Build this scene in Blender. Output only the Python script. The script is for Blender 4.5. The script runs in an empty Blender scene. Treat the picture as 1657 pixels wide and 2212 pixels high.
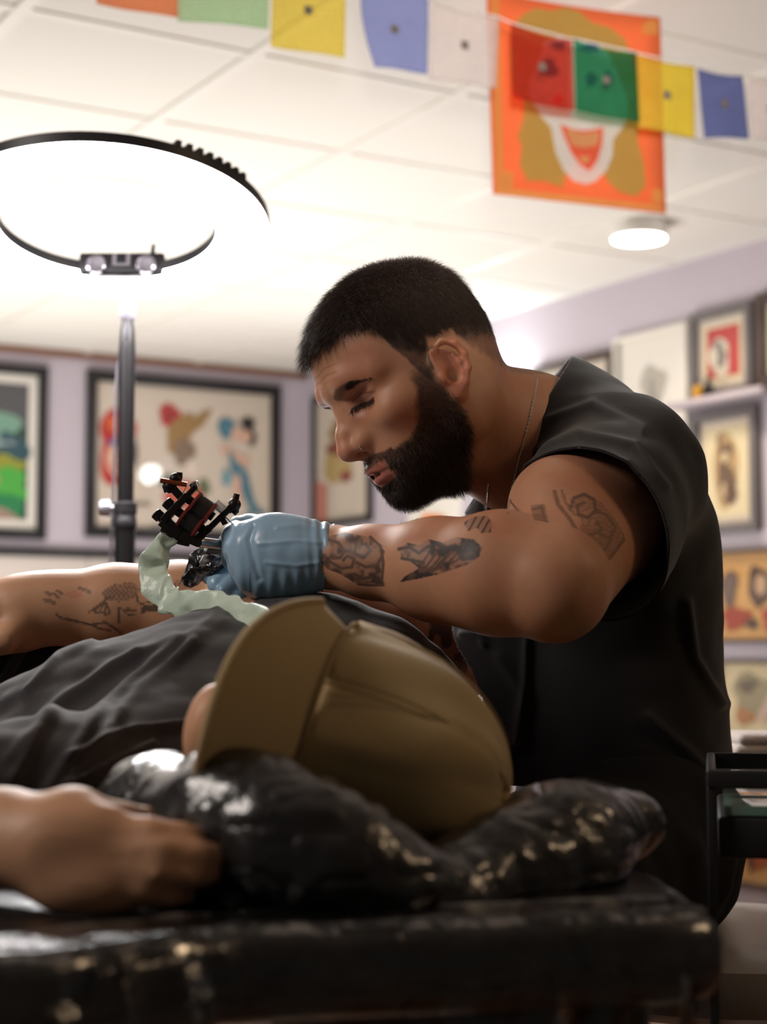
import bpy, bmesh, math, random
import numpy as np
from mathutils import Vector, Matrix

# ------------------------------------------------------------------ camera, world, lights
S = bpy.context.scene
COL = S.collection
FPX, CX, CY = 3700.0, 828.5, 1106.0
CAMZ = 0.95
PITCH = math.atan(298.0 / 3700.0)
cp, sp = math.cos(PITCH), math.sin(PITCH)
CEIL = CAMZ + 1.48

cam_d = bpy.data.cameras.new('camera')
cam = bpy.data.objects.new('camera', cam_d)
COL.objects.link(cam)
cam.location = (0, 0, CAMZ)
cam.rotation_euler = (math.pi / 2 + PITCH, 0, 0)
cam_d.sensor_fit = 'VERTICAL'
cam_d.sensor_height = 36.0
cam_d.sensor_width = 27.0
cam_d.lens = FPX * 36.0 / 2212.0
cam_d.clip_start = 0.05
cam_d.dof.use_dof = True
cam_d.dof.focus_distance = 1.50
cam_d.dof.aperture_fstop = 5.4
S.camera = cam

S.view_settings.view_transform = 'Standard'
S.view_settings.look = 'None'
S.view_settings.gamma = 1.0
S.view_settings.exposure = 0.0
S.view_settings.use_curve_mapping = False
S.cycles.max_bounces = 6
S.cycles.diffuse_bounces = 3
S.cycles.glossy_bounces = 3
S.cycles.transmission_bounces = 4
S.cycles.transparent_max_bounces = 12
S.cycles.caustics_reflective = False
S.cycles.caustics_refractive = False
S.cycles.sample_clamp_indirect = 4.0
S.cycles.use_denoising = True

world = bpy.data.worlds.new('world')
S.world = world
world.use_nodes = True
world.node_tree.nodes['Background'].inputs[0].default_value = (1.0, 0.86, 0.74, 1)
world.node_tree.nodes['Background'].inputs[1].default_value = 0.05


def P(px, py, d):
    """world point seen at pixel (px,py) of the 1657x2212 frame, at depth d metres"""
    xr = (px - CX) / FPX * d
    yv = -(py - CY) / FPX * d
    return Vector((xr, d * cp - yv * sp, CAMZ + d * sp + yv * cp))


def CV(r, dep, u):
    """camera-aligned direction (right, depth, up) in world axes"""
    return Vector((r, dep * cp - u * sp, dep * sp + u * cp))


def on_ceiling(px, py, z=CEIL):
    a = P(px, py, 1.0) - Vector((0, 0, CAMZ))
    t = (z - CAMZ) / a.z
    return Vector((0, 0, CAMZ)) + a * t


def area_light(name, loc, target, size, power, color, size_y=None, spread=None):
    ld = bpy.data.lights.new(name, 'AREA')
    ld.energy = power
    ld.color = color
    ld.size = size
    if size_y:
        ld.shape = 'RECTANGLE'
        ld.size_y = size_y
    if spread:
        ld.spread = math.radians(spread)
    o = bpy.data.objects.new(name, ld)
    COL.objects.link(o)
    o.location = loc
    o.rotation_euler = (Vector(target) - Vector(loc)).to_track_quat('-Z', 'Y').to_euler()
    return o


# room directions: wall A (left) runs away to the right, wall B (right) runs away to the left
YA = math.radians(59.2)
DA = Vector((math.sin(YA), math.cos(YA), 0))
DB = Vector((-math.cos(YA), math.sin(YA), 0))
CORNER = Vector((-0.421, 9.1, 0))

# out-of-frame lights: added fills for ceiling, face and banner; warm light from the right
area_light('ceiling_fill', (-1.4, 5.9, 0.25), (-1.4, 5.9, 3.0), 2.8, 132, (1.0, 0.97, 0.93))  # added fill, not a shop fixture: brightens the ceiling evenly
area_light('face_fill', (-1.9, 0.7, 2.3), (0.0, 1.5, 1.05), 0.7, 27, (1.0, 0.90, 0.82))  # added fill that lifts the camera side of the face
area_light('banner_fill', (0.05, -0.25, 1.12), (0.46, 3.75, 2.16), 0.10, 2.6, (1.0, 0.95, 0.9), spread=26)  # added to brighten the banner, flag shadows fall behind the flags
area_light('ceiling_panel_right', (1.9, 1.1, 2.35), (0.4, 1.5, 1.0), 0.4, 8, (1.0, 0.70, 0.42))


# ------------------------------------------------------------------ materials
def mat(name, color, rough=0.5, metal=0.0, spec=0.5, coat=0.0, coat_rough=0.05, sss=0.0, bump=None,
        bump_scale=60.0, bump_dist=0.002, noise=0.0, noise_scale=8.0, attr=None, emit=None, emit_s=1.0,
        alpha=1.0, sheen=0.0, trans=0.0, stretch=None, detail=4.0):
    m = bpy.data.materials.new(name)
    m.use_nodes = True
    nt = m.node_tree
    b = nt.nodes['Principled BSDF']
    b.inputs['Roughness'].default_value = rough
    b.inputs['Metallic'].default_value = metal
    b.inputs['Specular IOR Level'].default_value = spec
    b.inputs['Coat Weight'].default_value = coat
    b.inputs['Coat Roughness'].default_value = coat_rough
    b.inputs['Alpha'].default_value = alpha
    b.inputs['Sheen Weight'].default_value = sheen
    b.inputs['Transmission Weight'].default_value = trans
    if sss:
        b.inputs['Subsurface Weight'].default_value = sss
        b.inputs['Subsurface Radius'].default_value = (1.0, 0.35, 0.2)
        b.inputs['Subsurface Scale'].default_value = 0.006
    c4 = (*color, 1.0)
    b.inputs['Base Color'].default_value = c4
    src = None
    if attr:
        a = nt.nodes.new('ShaderNodeAttribute')
        a.attribute_name = attr
        src = a.outputs['Color']
        nt.links.new(src, b.inputs['Base Color'])
    tc = None
    if noise or bump:
        tc = nt.nodes.new('ShaderNodeTexCoord')
    if noise:
        n = nt.nodes.new('ShaderNodeTexNoise')
        n.inputs['Scale'].default_value = noise_scale
        n.inputs['Detail'].default_value = 5
        nt.links.new(tc.outputs['Object'], n.inputs['Vector'])
        mr = nt.nodes.new('ShaderNodeMapRange')
        mr.inputs['To Min'].default_value = 1 - noise
        mr.inputs['To Max'].default_value = 1 + noise
        nt.links.new(n.outputs['Fac'], mr.inputs['Value'])
        mx = nt.nodes.new('ShaderNodeMix')
        mx.data_type = 'RGBA'
        mx.blend_type = 'MULTIPLY'
        mx.inputs[0].default_value = 1
        if src:
            nt.links.new(src, mx.inputs[6])
        else:
            mx.inputs[6].default_value = c4
        nt.links.new(mr.outputs[0], mx.inputs[7])
        nt.links.new(mx.outputs[2], b.inputs['Base Color'])
    if bump:
        n2 = nt.nodes.new('ShaderNodeTexNoise')
        n2.inputs['Scale'].default_value = bump_scale
        n2.inputs['Detail'].default_value = detail
        if stretch:
            mp = nt.nodes.new('ShaderNodeMapping')
            mp.inputs['Scale'].default_value = stretch
            nt.links.new(tc.outputs['Object'], mp.inputs['Vector'])
            nt.links.new(mp.outputs[0], n2.inputs['Vector'])
        else:
            nt.links.new(tc.outputs['Object'], n2.inputs['Vector'])
        bp = nt.nodes.new('ShaderNodeBump')
        bp.inputs['Strength'].default_value = bump
        bp.inputs['Distance'].default_value = bump_dist
        nt.links.new(n2.outputs['Fac'], bp.inputs['Height'])
        nt.links.new(bp.outputs[0], b.inputs['Normal'])
        if coat:
            nt.links.new(bp.outputs[0], b.inputs['Coat Normal'])
    if emit:
        b.inputs['Emission Color'].default_value = (*emit, 1)
        b.inputs['Emission Strength'].default_value = emit_s
    return m


def srgb(r, g, b):
    f = lambda c: (c / 255 / 12.92) if c / 255 <= 0.04045 else ((c / 255 + 0.055) / 1.055) ** 2.4
    return (f(r), f(g), f(b))


# ------------------------------------------------------------------ mesh helpers
def link(o, parent=None):
    COL.objects.link(o)
    if parent is not None:
        o.parent = parent
        o.matrix_parent_inverse = Matrix.Translation(-parent.location) if parent.parent is None else Matrix.Identity(4)
    return o


def mk(name, v, f, m, parent=None, smooth=True, attr=None, mats=None, fmat=None):
    """numpy verts / list or array faces -> ONE mesh object"""
    me = bpy.data.meshes.new(name)
    v = np.asarray(v, dtype=np.float32).reshape(-1, 3)
    if isinstance(f, np.ndarray):
        n, k = f.shape
        me.vertices.add(len(v))
        me.vertices.foreach_set('co', v.ravel())
        me.loops.add(n * k)
        me.loops.foreach_set('vertex_index', f.astype(np.int32).ravel())
        me.polygons.add(n)
        me.polygons.foreach_set('loop_start', np.arange(0, n * k, k, dtype=np.int32))
        me.update(calc_edges=True)
        me.validate()
    else:
        me.from_pydata([tuple(x) for x in v], [], f)
        me.update()
    if smooth:
        me.polygons.foreach_set('use_smooth', np.ones(len(me.polygons), dtype=bool))
    if attr is not None:
        for an, av in attr.items():
            a = me.attributes.new(an, 'FLOAT_COLOR', 'POINT')
            av = np.asarray(av, dtype=np.float32)
            if av.shape[1] == 3:
                av = np.concatenate([av, np.ones((len(av), 1), np.float32)], 1)
            a.data.foreach_set('color', av.ravel())
    for mm in (mats or [m]):
        me.materials.append(mm)
    if fmat is not None:
        me.polygons.foreach_set('material_index', np.asarray(fmat, dtype=np.int32))
    o = bpy.data.objects.new(name, me)
    return link(o, parent)


def tag(o, label=None, cat=None, group=None, kind=None):
    if label: o['label'] = label
    if cat: o['category'] = cat
    if group: o['group'] = group
    if kind: o['kind'] = kind
    return o


def empty(name, loc, label, cat, group=None):
    o = bpy.data.objects.new(name, None)
    COL.objects.link(o)
    o.location = loc
    o.empty_display_size = 0.05
    return tag(o, label, cat, group)


class MB:
    """collects shapes into one mesh"""
    def __init__(s):
        s.v, s.f = [], []

    def add(s, v, f):
        o = len(s.v)
        s.v += [tuple(x) for x in v]
        s.f += [tuple(i + o for i in q) for q in f]
        return s

    def box(s, c, ax, ay, az, bev=0.0):
        """box from centre and three half-axis vectors (optional chamfer)"""
        c, ax, ay, az = Vector(c), Vector(ax), Vector(ay), Vector(az)
        if bev <= 0:
            v = [c + ax * i + ay * j + az * k for i in (-1, 1) for j in (-1, 1) for k in (-1, 1)]
            return s.add(v, [(0, 1, 3, 2), (4, 6, 7, 5), (0, 4, 5, 1), (2, 3, 7, 6), (0, 2, 6, 4), (1, 5, 7, 3)])
        bm = bmesh.new()
        bmesh.ops.create_cube(bm, size=2)
        L = (ax.length, ay.length, az.length)
        for q in bm.verts:
            q.co = Vector((q.co.x * L[0], q.co.y * L[1], q.co.z * L[2]))
        bmesh.ops.bevel(bm, geom=list(bm.edges), offset=bev, segments=3, affect='EDGES', profile=0.5)
        n = (ax.normalized(), ay.normalized(), az.normalized())
        bm.verts.index_update()
        v = [c + n[0] * q.co.x + n[1] * q.co.y + n[2] * q.co.z for q in bm.verts]
        f = [tuple(x.index for x in q.verts) for q in bm.faces]
        bm.free()
        return s.add(v, f)

    def tube(s, pts, r, n=12, cap=True, flat=1.0, updir=None):
        pts = [Vector(p) for p in pts]
        if not hasattr(r, '__len__'):
            r = [r] * len(pts)
        vs, fs = [], []
        up = Vector(updir) if updir is not None else None
        prev = None
        for i, p in enumerate(pts):
            t = (pts[min(i + 1, len(pts) - 1)] - pts[max(i - 1, 0)]).normalized()
            if prev is None:
                a = up if up is not None else (Vector((0, 0, 1)) if abs(t.z) < 0.9 else Vector((1, 0, 0)))
            else:
                a = prev
            a = (a - t * a.dot(t)).normalized()
            prev = a
            b = t.cross(a)
            for k in range(n):
                q = 2 * math.pi * k / n
                vs.append(p + a * (math.cos(q) * r[i]) + b * (math.sin(q) * r[i] * flat))
        m = len(pts)
        for i in range(m - 1):
            for k in range(n):
                fs.append((i * n + k, i * n + (k + 1) % n, (i + 1) * n + (k + 1) % n, (i + 1) * n + k))
        if cap:
            fs.append(tuple(range(n))[::-1])
            fs.append(tuple((m - 1) * n + k for k in range(n)))
        return s.add(vs, fs)

    def lathe(s, c, axis, prof, n=24):
        """prof: list of (radius, height along axis)"""
        c, ax = Vector(c), Vector(axis).normalized()
        a = (Vector((0, 0, 1)) if abs(ax.z) < 0.9 else Vector((1, 0, 0)))
        a = (a - ax * a.dot(ax)).normalized()
        b = ax.cross(a)
        vs, fs = [], []
        for r, h in prof:
            for k in range(n):
                q = 2 * math.pi * k / n
                vs.append(c + ax * h + a * (math.cos(q) * r) + b * (math.sin(q) * r))
        for i in range(len(prof) - 1):
            for k in range(n):
                fs.append((i * n + k, i * n + (k + 1) % n, (i + 1) * n + (k + 1) % n, (i + 1) * n + k))
        fs.append(tuple(range(n))[::-1])
        fs.append(tuple((len(prof) - 1) * n + k for k in range(n)))
        return s.add(vs, fs)

    def sphere(s, c, r, n=12):
        c = Vector(c)
        vs, fs = [], []
        rx = r if hasattr(r, '__len__') else (r, r, r)
        for i in range(n + 1):
            th = math.pi * i / n
            for k in range(2 * n):
                q = math.pi * k / n
                vs.append(c + Vector((rx[0] * math.sin(th) * math.cos(q), rx[1] * math.sin(th) * math.sin(q), rx[2] * math.cos(th))))
        for i in range(n):
            for k in range(2 * n):
                fs.append((i * 2 * n + k, (i + 1) * 2 * n + k, (i + 1) * 2 * n + (k + 1) % (2 * n), i * 2 * n + (k + 1) % (2 * n)))
        return s.add(vs, fs)

    def build(s, name, m, parent=None, smooth=True, auto=None):
        o = mk(name, np.array(s.v), s.f, m, parent, smooth)
        bm = bmesh.new()
        bm.from_mesh(o.data)
        bmesh.ops.remove_doubles(bm, verts=bm.verts, dist=1e-6)
        bmesh.ops.recalc_face_normals(bm, faces=bm.faces)
        bm.to_mesh(o.data)
        bm.free()
        if smooth:
            sharp_edges(o.data, auto or 40)
        return o


def sharp_edges(me, ang):
    me.polygons.foreach_set('use_smooth', np.ones(len(me.polygons), dtype=bool))
    try:
        me.set_sharp_from_angle(angle=math.radians(ang))
    except Exception:
        pass


# ------------------------------------------------------------------ implicit surfaces (numpy) for bodies and cloth
class SDF:
    def __init__(s, xs, ys, zs, fill=0.08):
        s.x, s.y, s.z = [np.asarray(a, np.float32) for a in (xs, ys, zs)]
        s.F = np.full((len(xs), len(ys), len(zs)), fill, np.float32)

    def sub(s, lo, hi):
        r = []
        for a, l, h in zip((s.x, s.y, s.z), lo, hi):
            i, j = np.searchsorted(a, l), np.searchsorted(a, h)
            r.append(slice(max(i - 1, 0), min(j + 1, len(a))))
        return tuple(r)

    def op(s, fn, lo, hi, k=0.01, mode='u'):
        m = k + 0.012
        sl = s.sub([c - m for c in lo], [c + m for c in hi])
        X = s.x[sl[0]][:, None, None]
        Y = s.y[sl[1]][None, :, None]
        Z = s.z[sl[2]][None, None, :]
        if 0 in (X.size, Y.size, Z.size):
            return s
        a = s.F[sl]
        b = fn(X, Y, Z).astype(np.float32)
        if mode == 'u':
            h = np.clip(0.5 + 0.5 * (a - b) / k, 0, 1)
            s.F[sl] = a * (1 - h) + b * h - k * h * (1 - h)
        elif mode == 's':
            h = np.clip(0.5 - 0.5 * (a + b) / k, 0, 1)
            s.F[sl] = a * (1 - h) - b * h + k * h * (1 - h)
        elif mode == 'd':
            s.F[sl] = a + b
        return s

    def cone(s, a, b, ra, rb, k=0.01, mode='u'):
        a, b = np.array(a, np.float32), np.array(b, np.float32)
        ab = b - a
        L2 = float(ab @ ab) + 1e-12

        def fn(X, Y, Z):
            t = np.clip(((X - a[0]) * ab[0] + (Y - a[1]) * ab[1] + (Z - a[2]) * ab[2]) / L2, 0, 1)
            dx, dy, dz = X - a[0] - t * ab[0], Y - a[1] - t * ab[1], Z - a[2] - t * ab[2]
            return np.sqrt(dx * dx + dy * dy + dz * dz) - (ra + (rb - ra) * t)
        r = max(ra, rb)
        return s.op(fn, np.minimum(a, b) - r, np.maximum(a, b) + r, k, mode)

    def chain(s, pts, rs, k=0.01):
        for i in range(len(pts) - 1):
            s.cone(pts[i], pts[i + 1], rs[i], rs[i + 1], k)
        return s

    def ell(s, c, r, R=None, k=0.01, mode='u'):
        """ellipsoid; R rows = local axes in world"""
        c = np.array(c, np.float32)
        R = np.eye(3, dtype=np.float32) if R is None else np.array(R, np.float32)
        r = np.array(r, np.float32)

        def fn(X, Y, Z):
            dx, dy, dz = X - c[0], Y - c[1], Z - c[2]
            k0 = 0.0
            k1 = 0.0
            for i in range(3):
                q = (dx * R[i, 0] + dy * R[i, 1] + dz * R[i, 2]) / r[i]
                k0 = k0 + q * q
                k1 = k1 + (q / r[i]) ** 2
            k0 = np.sqrt(k0)
            k1 = np.sqrt(k1) + 1e-9
            return k0 * (k0 - 1) / k1
        e = np.sqrt(((R * r[:, None]) ** 2).sum(0))
        return s.op(fn, c - e, c + e, k, mode)

    def mesh(s):
        return surface_nets(s.F, s.x, s.y, s.z)


def surface_nets(F, xs, ys, zs):
    ins = (F < 0).astype(np.uint8)
    c = np.zeros(tuple(n - 1 for n in F.shape), np.uint8)
    for i in (0, 1):
        for j in (0, 1):
            for k in (0, 1):
                c += ins[i:F.shape[0] - 1 + i, j:F.shape[1] - 1 + j, k:F.shape[2] - 1 + k]
    act = (c > 0) & (c < 8)
    I = np.argwhere(act)
    vid = np.full(c.shape, -1, np.int32)
    vid[act] = np.arange(len(I))
    offs = [(0, 0, 0), (1, 0, 0), (0, 1, 0), (1, 1, 0), (0, 0, 1), (1, 0, 1), (0, 1, 1), (1, 1, 1)]
    vals = np.stack([F[I[:, 0] + o[0], I[:, 1] + o[1], I[:, 2] + o[2]] for o in offs], 1)
    edges = [(0, 1), (2, 3), (4, 5), (6, 7), (0, 2), (1, 3), (4, 6), (5, 7), (0, 4), (1, 5), (2, 6), (3, 7)]
    acc = np.zeros((len(I), 3), np.float32)
    cnt = np.zeros((len(I), 1), np.float32)
    O = np.array(offs, np.float32)
    for a, b in edges:
        va, vb = vals[:, a], vals[:, b]
        m = (va < 0) != (vb < 0)
        t = np.where(m, va / np.where(m, va - vb, 1), 0)[:, None]
        acc += np.where(m[:, None], O[a] + (O[b] - O[a]) * t, 0)
        cnt += m[:, None]
    fr = acc / cnt
    V = np.empty((len(I), 3), np.float32)
    for ax, arr in enumerate((xs, ys, zs)):
        V[:, ax] = arr[I[:, ax]] + fr[:, ax] * (arr[I[:, ax] + 1] - arr[I[:, ax]])
    Q = []
    n0, n1, n2 = F.shape
    # x edges
    e = ins[:-1, 1:-1, 1:-1].astype(np.int8) - ins[1:, 1:-1, 1:-1]
    for sgn in (1, -1):
        q = np.argwhere(e == sgn)
        i, j, k = q[:, 0], q[:, 1] + 1, q[:, 2] + 1
        w = np.stack([vid[i, j - 1, k - 1], vid[i, j, k - 1], vid[i, j, k], vid[i, j - 1, k]], 1)
        Q.append(w if sgn == 1 else w[:, ::-1])
    e = ins[1:-1, :-1, 1:-1].astype(np.int8) - ins[1:-1, 1:, 1:-1]
    for sgn in (1, -1):
        q = np.argwhere(e == sgn)
        i, j, k = q[:, 0] + 1, q[:, 1], q[:, 2] + 1
        w = np.stack([vid[i - 1, j, k - 1], vid[i - 1, j, k], vid[i, j, k], vid[i, j, k - 1]], 1)
        Q.append(w if sgn == 1 else w[:, ::-1])
    e = ins[1:-1, 1:-1, :-1].astype(np.int8) - ins[1:-1, 1:-1, 1:]
    for sgn in (1, -1):
        q = np.argwhere(e == sgn)
        i, j, k = q[:, 0] + 1, q[:, 1] + 1, q[:, 2]
        w = np.stack([vid[i - 1, j - 1, k], vid[i, j - 1, k], vid[i, j, k], vid[i - 1, j, k]], 1)
        Q.append(w if sgn == 1 else w[:, ::-1])
    return V, np.concatenate(Q, 0)


def axis(lo, hi, step, flo=None, fhi=None, fstep=None):
    if flo is None:
        return np.arange(lo, hi, step)
    out, x = [], lo
    while x < hi:
        out.append(x)
        if flo <= x <= fhi:
            x += fstep
        else:
            g = max(flo - x, x - fhi)
            x += min(step, fstep + 0.25 * max(g, 0))
    return np.array(out)


def laplace(V, Q, it=2, lam=0.5):
    n = len(V)
    for _ in range(it):
        acc = np.zeros_like(V)
        cnt = np.zeros((n, 1), np.float32)
        k = Q.shape[1]
        for a in range(k):
            i, j = Q[:, a], Q[:, (a + 1) % k]
            for c in range(3):
                acc[:, c] += np.bincount(i, V[j, c], n) + np.bincount(j, V[i, c], n)
            cnt[:, 0] += np.bincount(i, minlength=n) + np.bincount(j, minlength=n)
        V = V + lam * (acc / np.maximum(cnt, 1) - V)
    return V.astype(np.float32)


def vnormals(V, Q):
    a = V[Q[:, 2]] - V[Q[:, 0]]
    b = V[Q[:, 3 if Q.shape[1] > 3 else 1]] - V[Q[:, 1 if Q.shape[1] > 3 else 0]]
    n = np.cross(a, b)
    N = np.zeros_like(V)
    for k in range(Q.shape[1]):
        for c in range(3):
            N[:, c] += np.bincount(Q[:, k], n[:, c], len(V))
    return N / (np.linalg.norm(N, axis=1, keepdims=True) + 1e-12)


def subdivide(V, Q):
    """one linear-ish refinement of a quad mesh with smoothing (numpy)"""
    n = len(V)
    E = np.concatenate([np.sort(Q[:, [a, (a + 1) % 4]], 1) for a in range(4)], 0)
    key = E[:, 0].astype(np.int64) * n + E[:, 1]
    u, inv = np.unique(key, return_inverse=True)
    ue = np.stack([u // n, u % n], 1)
    m = len(Q)
    Ev = (V[ue[:, 0]] + V[ue[:, 1]]) / 2
    Fv = V[Q].mean(1)
    e = n + inv.reshape(4, m)
    fc = n + len(ue) + np.arange(m)
    out = np.concatenate([np.stack([Q[:, a], e[a], fc, e[(a + 3) % 4]], 1) for a in range(4)], 0)
    V2 = np.concatenate([V, Ev, Fv], 0).astype(np.float32)
    return laplace(V2, out, 1, 0.5), out


def clip_mesh(V, Q, cut, snap=True):
    """drop the part where cut(V)>0 and pull the border onto cut==0"""
    c = cut(V)
    keep = (c[Q] < 0).sum(1) >= 2
    Q2 = Q[keep]
    used = np.unique(Q2)
    if snap:
        E = np.concatenate([np.sort(Q2[:, [a, (a + 1) % 4]], 1) for a in range(4)], 0)
        key = E[:, 0].astype(np.int64) * len(V) + E[:, 1]
        u, ct = np.unique(key, return_counts=True)
        bd = np.unique(np.concatenate([u[ct == 1] // len(V), u[ct == 1] % len(V)]))
        p = V[bd].astype(np.float64)
        h = 1e-3
        for _ in range(3):
            f0 = cut(p)
            g = np.stack([(cut(p + np.eye(3)[i] * h) - f0) / h for i in range(3)], 1)
            st = f0[:, None] * g / ((g * g).sum(1, keepdims=True) + 1e-9)
            ln = np.linalg.norm(st, axis=1, keepdims=True)
            p = p - st * np.minimum(1, 0.01 / (ln + 1e-9))
        V = V.copy()
        V[bd] = p
    remap = np.full(len(V), -1)
    remap[used] = np.arange(len(used))
    return V[used], remap[Q2]


def vnoise(p, scale, seed=0):
    """cheap smooth value noise, numpy"""
    rng = np.random.RandomState(seed)
    tab = rng.rand(4096).astype(np.float32)
    q = np.asarray(p, np.float64) * scale + 1000.0
    i = np.floor(q).astype(np.int64)
    f = q - i
    f = f * f * (3 - 2 * f)
    r = 0
    for a in (0, 1):
        for b in (0, 1):
            for c in (0, 1):
                h = ((i[:, 0] + a) * 73856093) ^ ((i[:, 1] + b) * 19349663) ^ ((i[:, 2] + c) * 83492791)
                w = (f[:, 0] if a else 1 - f[:, 0]) * (f[:, 1] if b else 1 - f[:, 1]) * (f[:, 2] if c else 1 - f[:, 2])
                r = r + w * tab[h & 4095]
    return r


def sstep(a, b, x):
    t = np.clip((x - a) / (b - a), 0, 1)
    return t * t * (3 - 2 * t)


def project(V):
    """world points -> pixel coordinates of the 1657x2212 frame (used to lay tattoos along a limb)"""
    r = V[:, 0]
    y, z = V[:, 1], V[:, 2] - CAMZ
    d = y * cp + z * sp
    u = -y * sp + z * cp
    return CX + FPX * r / d, CY - FPX * u / d


def strands(name, roots, dirs, lens, w, m, parent, bend=None, segs=2, seed=1):
    """thin tapered three-sided hairs as ONE mesh"""
    n = len(roots)
    rng = np.random.RandomState(seed)
    dirs = dirs / (np.linalg.norm(dirs, axis=1, keepdims=True) + 1e-9)
    ref = rng.normal(size=(n, 3))
    a = np.cross(dirs, ref)
    a /= np.linalg.norm(a, axis=1, keepdims=True) + 1e-9
    b = np.cross(dirs, a)
    rings = []
    for s_ in range(segs):
        t = s_ / segs
        c = roots + dirs * (lens[:, None] * t)
        if bend is not None:
            c = c + bend * (t * t * lens[:, None])
        for k in range(3):
            q = 2 * math.pi * k / 3
            rings.append(c + (a * math.cos(q) + b * math.sin(q)) * (w * (1 - 0.6 * t)))
    tip = roots + dirs * lens[:, None] + (bend * lens[:, None] if bend is not None else 0)
    V = np.concatenate(rings + [tip], 0)
    F = []
    ar = np.arange(n)
    for s_ in range(segs - 1):
        for k in range(3):
            A, B = (s_ * 3 + k) * n, (s_ * 3 + (k + 1) % 3) * n
            C, D = ((s_ + 1) * 3 + (k + 1) % 3) * n, ((s_ + 1) * 3 + k) * n
            F.append(np.stack([ar + A, ar + B, ar + C], 1))
            F.append(np.stack([ar + A, ar + C, ar + D], 1))
    for k in range(3):
        A, B = ((segs - 1) * 3 + k) * n, ((segs - 1) * 3 + (k + 1) % 3) * n
        F.append(np.stack([ar + A, ar + B, ar + 3 * segs * n], 1))
    return mk(name, V, np.concatenate(F, 0), m, parent, smooth=True)
# ------------------------------------------------------------------ room shell
M_wall = mat('lilac_grey_paint', srgb(186, 176, 186), 0.7, noise=0.03, noise_scale=3)
M_ceil = mat('ceiling_tile', srgb(228, 224, 216), 0.9, bump=0.25, bump_scale=220, bump_dist=0.002)
M_tbar = mat('white_metal_bar', srgb(232, 228, 220), 0.5)
M_panel = mat('cream_panel', srgb(206, 196, 188), 0.5)
M_rail = mat('black_rail', srgb(28, 26, 28), 0.45)
M_woodtrim = mat('brown_cornice', srgb(122, 84, 62), 0.6, noise=0.2, noise_scale=20)
M_floor = mat('worn_wood_floor', srgb(120, 82, 52), 0.55, noise=0.35, noise_scale=6)
Z = Vector((0, 0, 1))

CC = Vector((CORNER.x, CORNER.y, 0))
far = CC


def quadbox(c0, c1, z0, z1, n, th):
    """wall slab between two ground points, thickness th along -n (away from the room)"""
    mid = (c0 + c1) / 2 - n * (th / 2) + Z * ((z0 + z1) / 2)
    return mid, (c1 - c0) / 2, n * (th / 2), Z * ((z1 - z0) / 2)


NA = Vector((DA.y, -DA.x, 0))      # wall A faces the camera
if NA.dot(Vector((0, -1, 0))) < 0:
    NA = -NA
NB = Vector((DB.y, -DB.x, 0))
if NB.dot(Vector((-1, 0, 0))) < 0:
    NB = -NB

A_end = CC - DA * 4.6
B_end = CC - DB * 6.4
tag(MB().box(*quadbox(A_end, CC + DA * 0.1, 0, CEIL, NA, 0.1)).build('wall_left', M_wall, smooth=False), kind='structure')
tag(MB().box(*quadbox(B_end, CC + DB * 0.1, 0, CEIL, NB, 0.1)).build('wall_right', M_wall, smooth=False), kind='structure')
# floor / ceiling as one slab each over the room footprint
lo, hi = -4.8, 4.6


def slab(name, z0, z1, m):
    pts = [CC + DA * .12 + DB * .12, A_end + DB * .12, A_end - DB * 11.5, CC + DA * .12 - DB * 11.5]
    # keep it the room's own rectangle, extended to behind the camera
    v = [p + Z * z0 for p in pts] + [p + Z * z1 for p in pts]
    f = [(0, 1, 2, 3), (7, 6, 5, 4), (0, 4, 5, 1), (1, 5, 6, 2), (2, 6, 7, 3), (3, 7, 4, 0)]
    return tag(MB().add(v, f).build(name, m, smooth=False), kind='structure')


slab('floor', -0.1, 0.0, M_floor)
slab('ceiling', CEIL, CEIL + 0.1, M_ceil)

# suspended grid of the ceiling: bars along A (every 0.62 in b) and along B (every 0.6 in a)
mb = MB()
BVEC = Vector((-DA.y, DA.x, 0))     # direction away, normal to A (same as DB)


def ab(a, b, z):
    return DA * a + BVEC * b + Z * z


cb = CC.dot(BVEC)
ca = CC.dot(DA)
b = 3.744 - 0.625 * 6
while b < cb - 0.05:
    mb.box(ab((ca - 4.4 + ca) / 2, b, CEIL - 0.0015), DA * 2.25, BVEC * 0.016, Z * 0.003)
    b += 0.625
a = 1.853 - 0.6 * 5
while a < ca - 0.05:
    mb.box(ab(a, (cb - 11 + cb) / 2, CEIL - 0.003), DA * 0.018, BVEC * 5.5, Z * 0.005)
    a += 0.6
tag(mb.build('trim_1', M_tbar, smooth=False), kind='structure')

# brown cornice, black dado rail and cream wainscot on wall A
tag(MB().box(*quadbox(A_end + NA * .03, CC + NA * .03, CEIL - 0.035, CEIL - 0.002, NA, 0.03)).build('trim_2', M_woodtrim, smooth=False), kind='structure')
RAILZ = CAMZ + 0.475
tag(MB().box(*quadbox(A_end + NA * .035, CC + NA * .035, RAILZ - 0.022, RAILZ + 0.018, NA, 0.035)).build('trim_3', M_rail, smooth=False), kind='structure')
mb = MB()
s0 = 0.0
while s0 < 4.5:
    p0, p1 = CC - DA * (s0 + 0.003), CC - DA * (s0 + 1.217)
    mb.box(*quadbox(p0 + NA * .014, p1 + NA * .014, 0.0, RAILZ - 0.022, NA, 0.012))
    s0 += 1.22
tag(mb.build('trim_4', M_panel, smooth=False), kind='structure')


# ------------------------------------------------------------------ framed art
def ray_plane(px, py, q, n):
    o = Vector((0, 0, CAMZ))
    d = (P(px, py, 1.0) - o)
    return o + d * ((q - o).dot(n) / d.dot(n))


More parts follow.
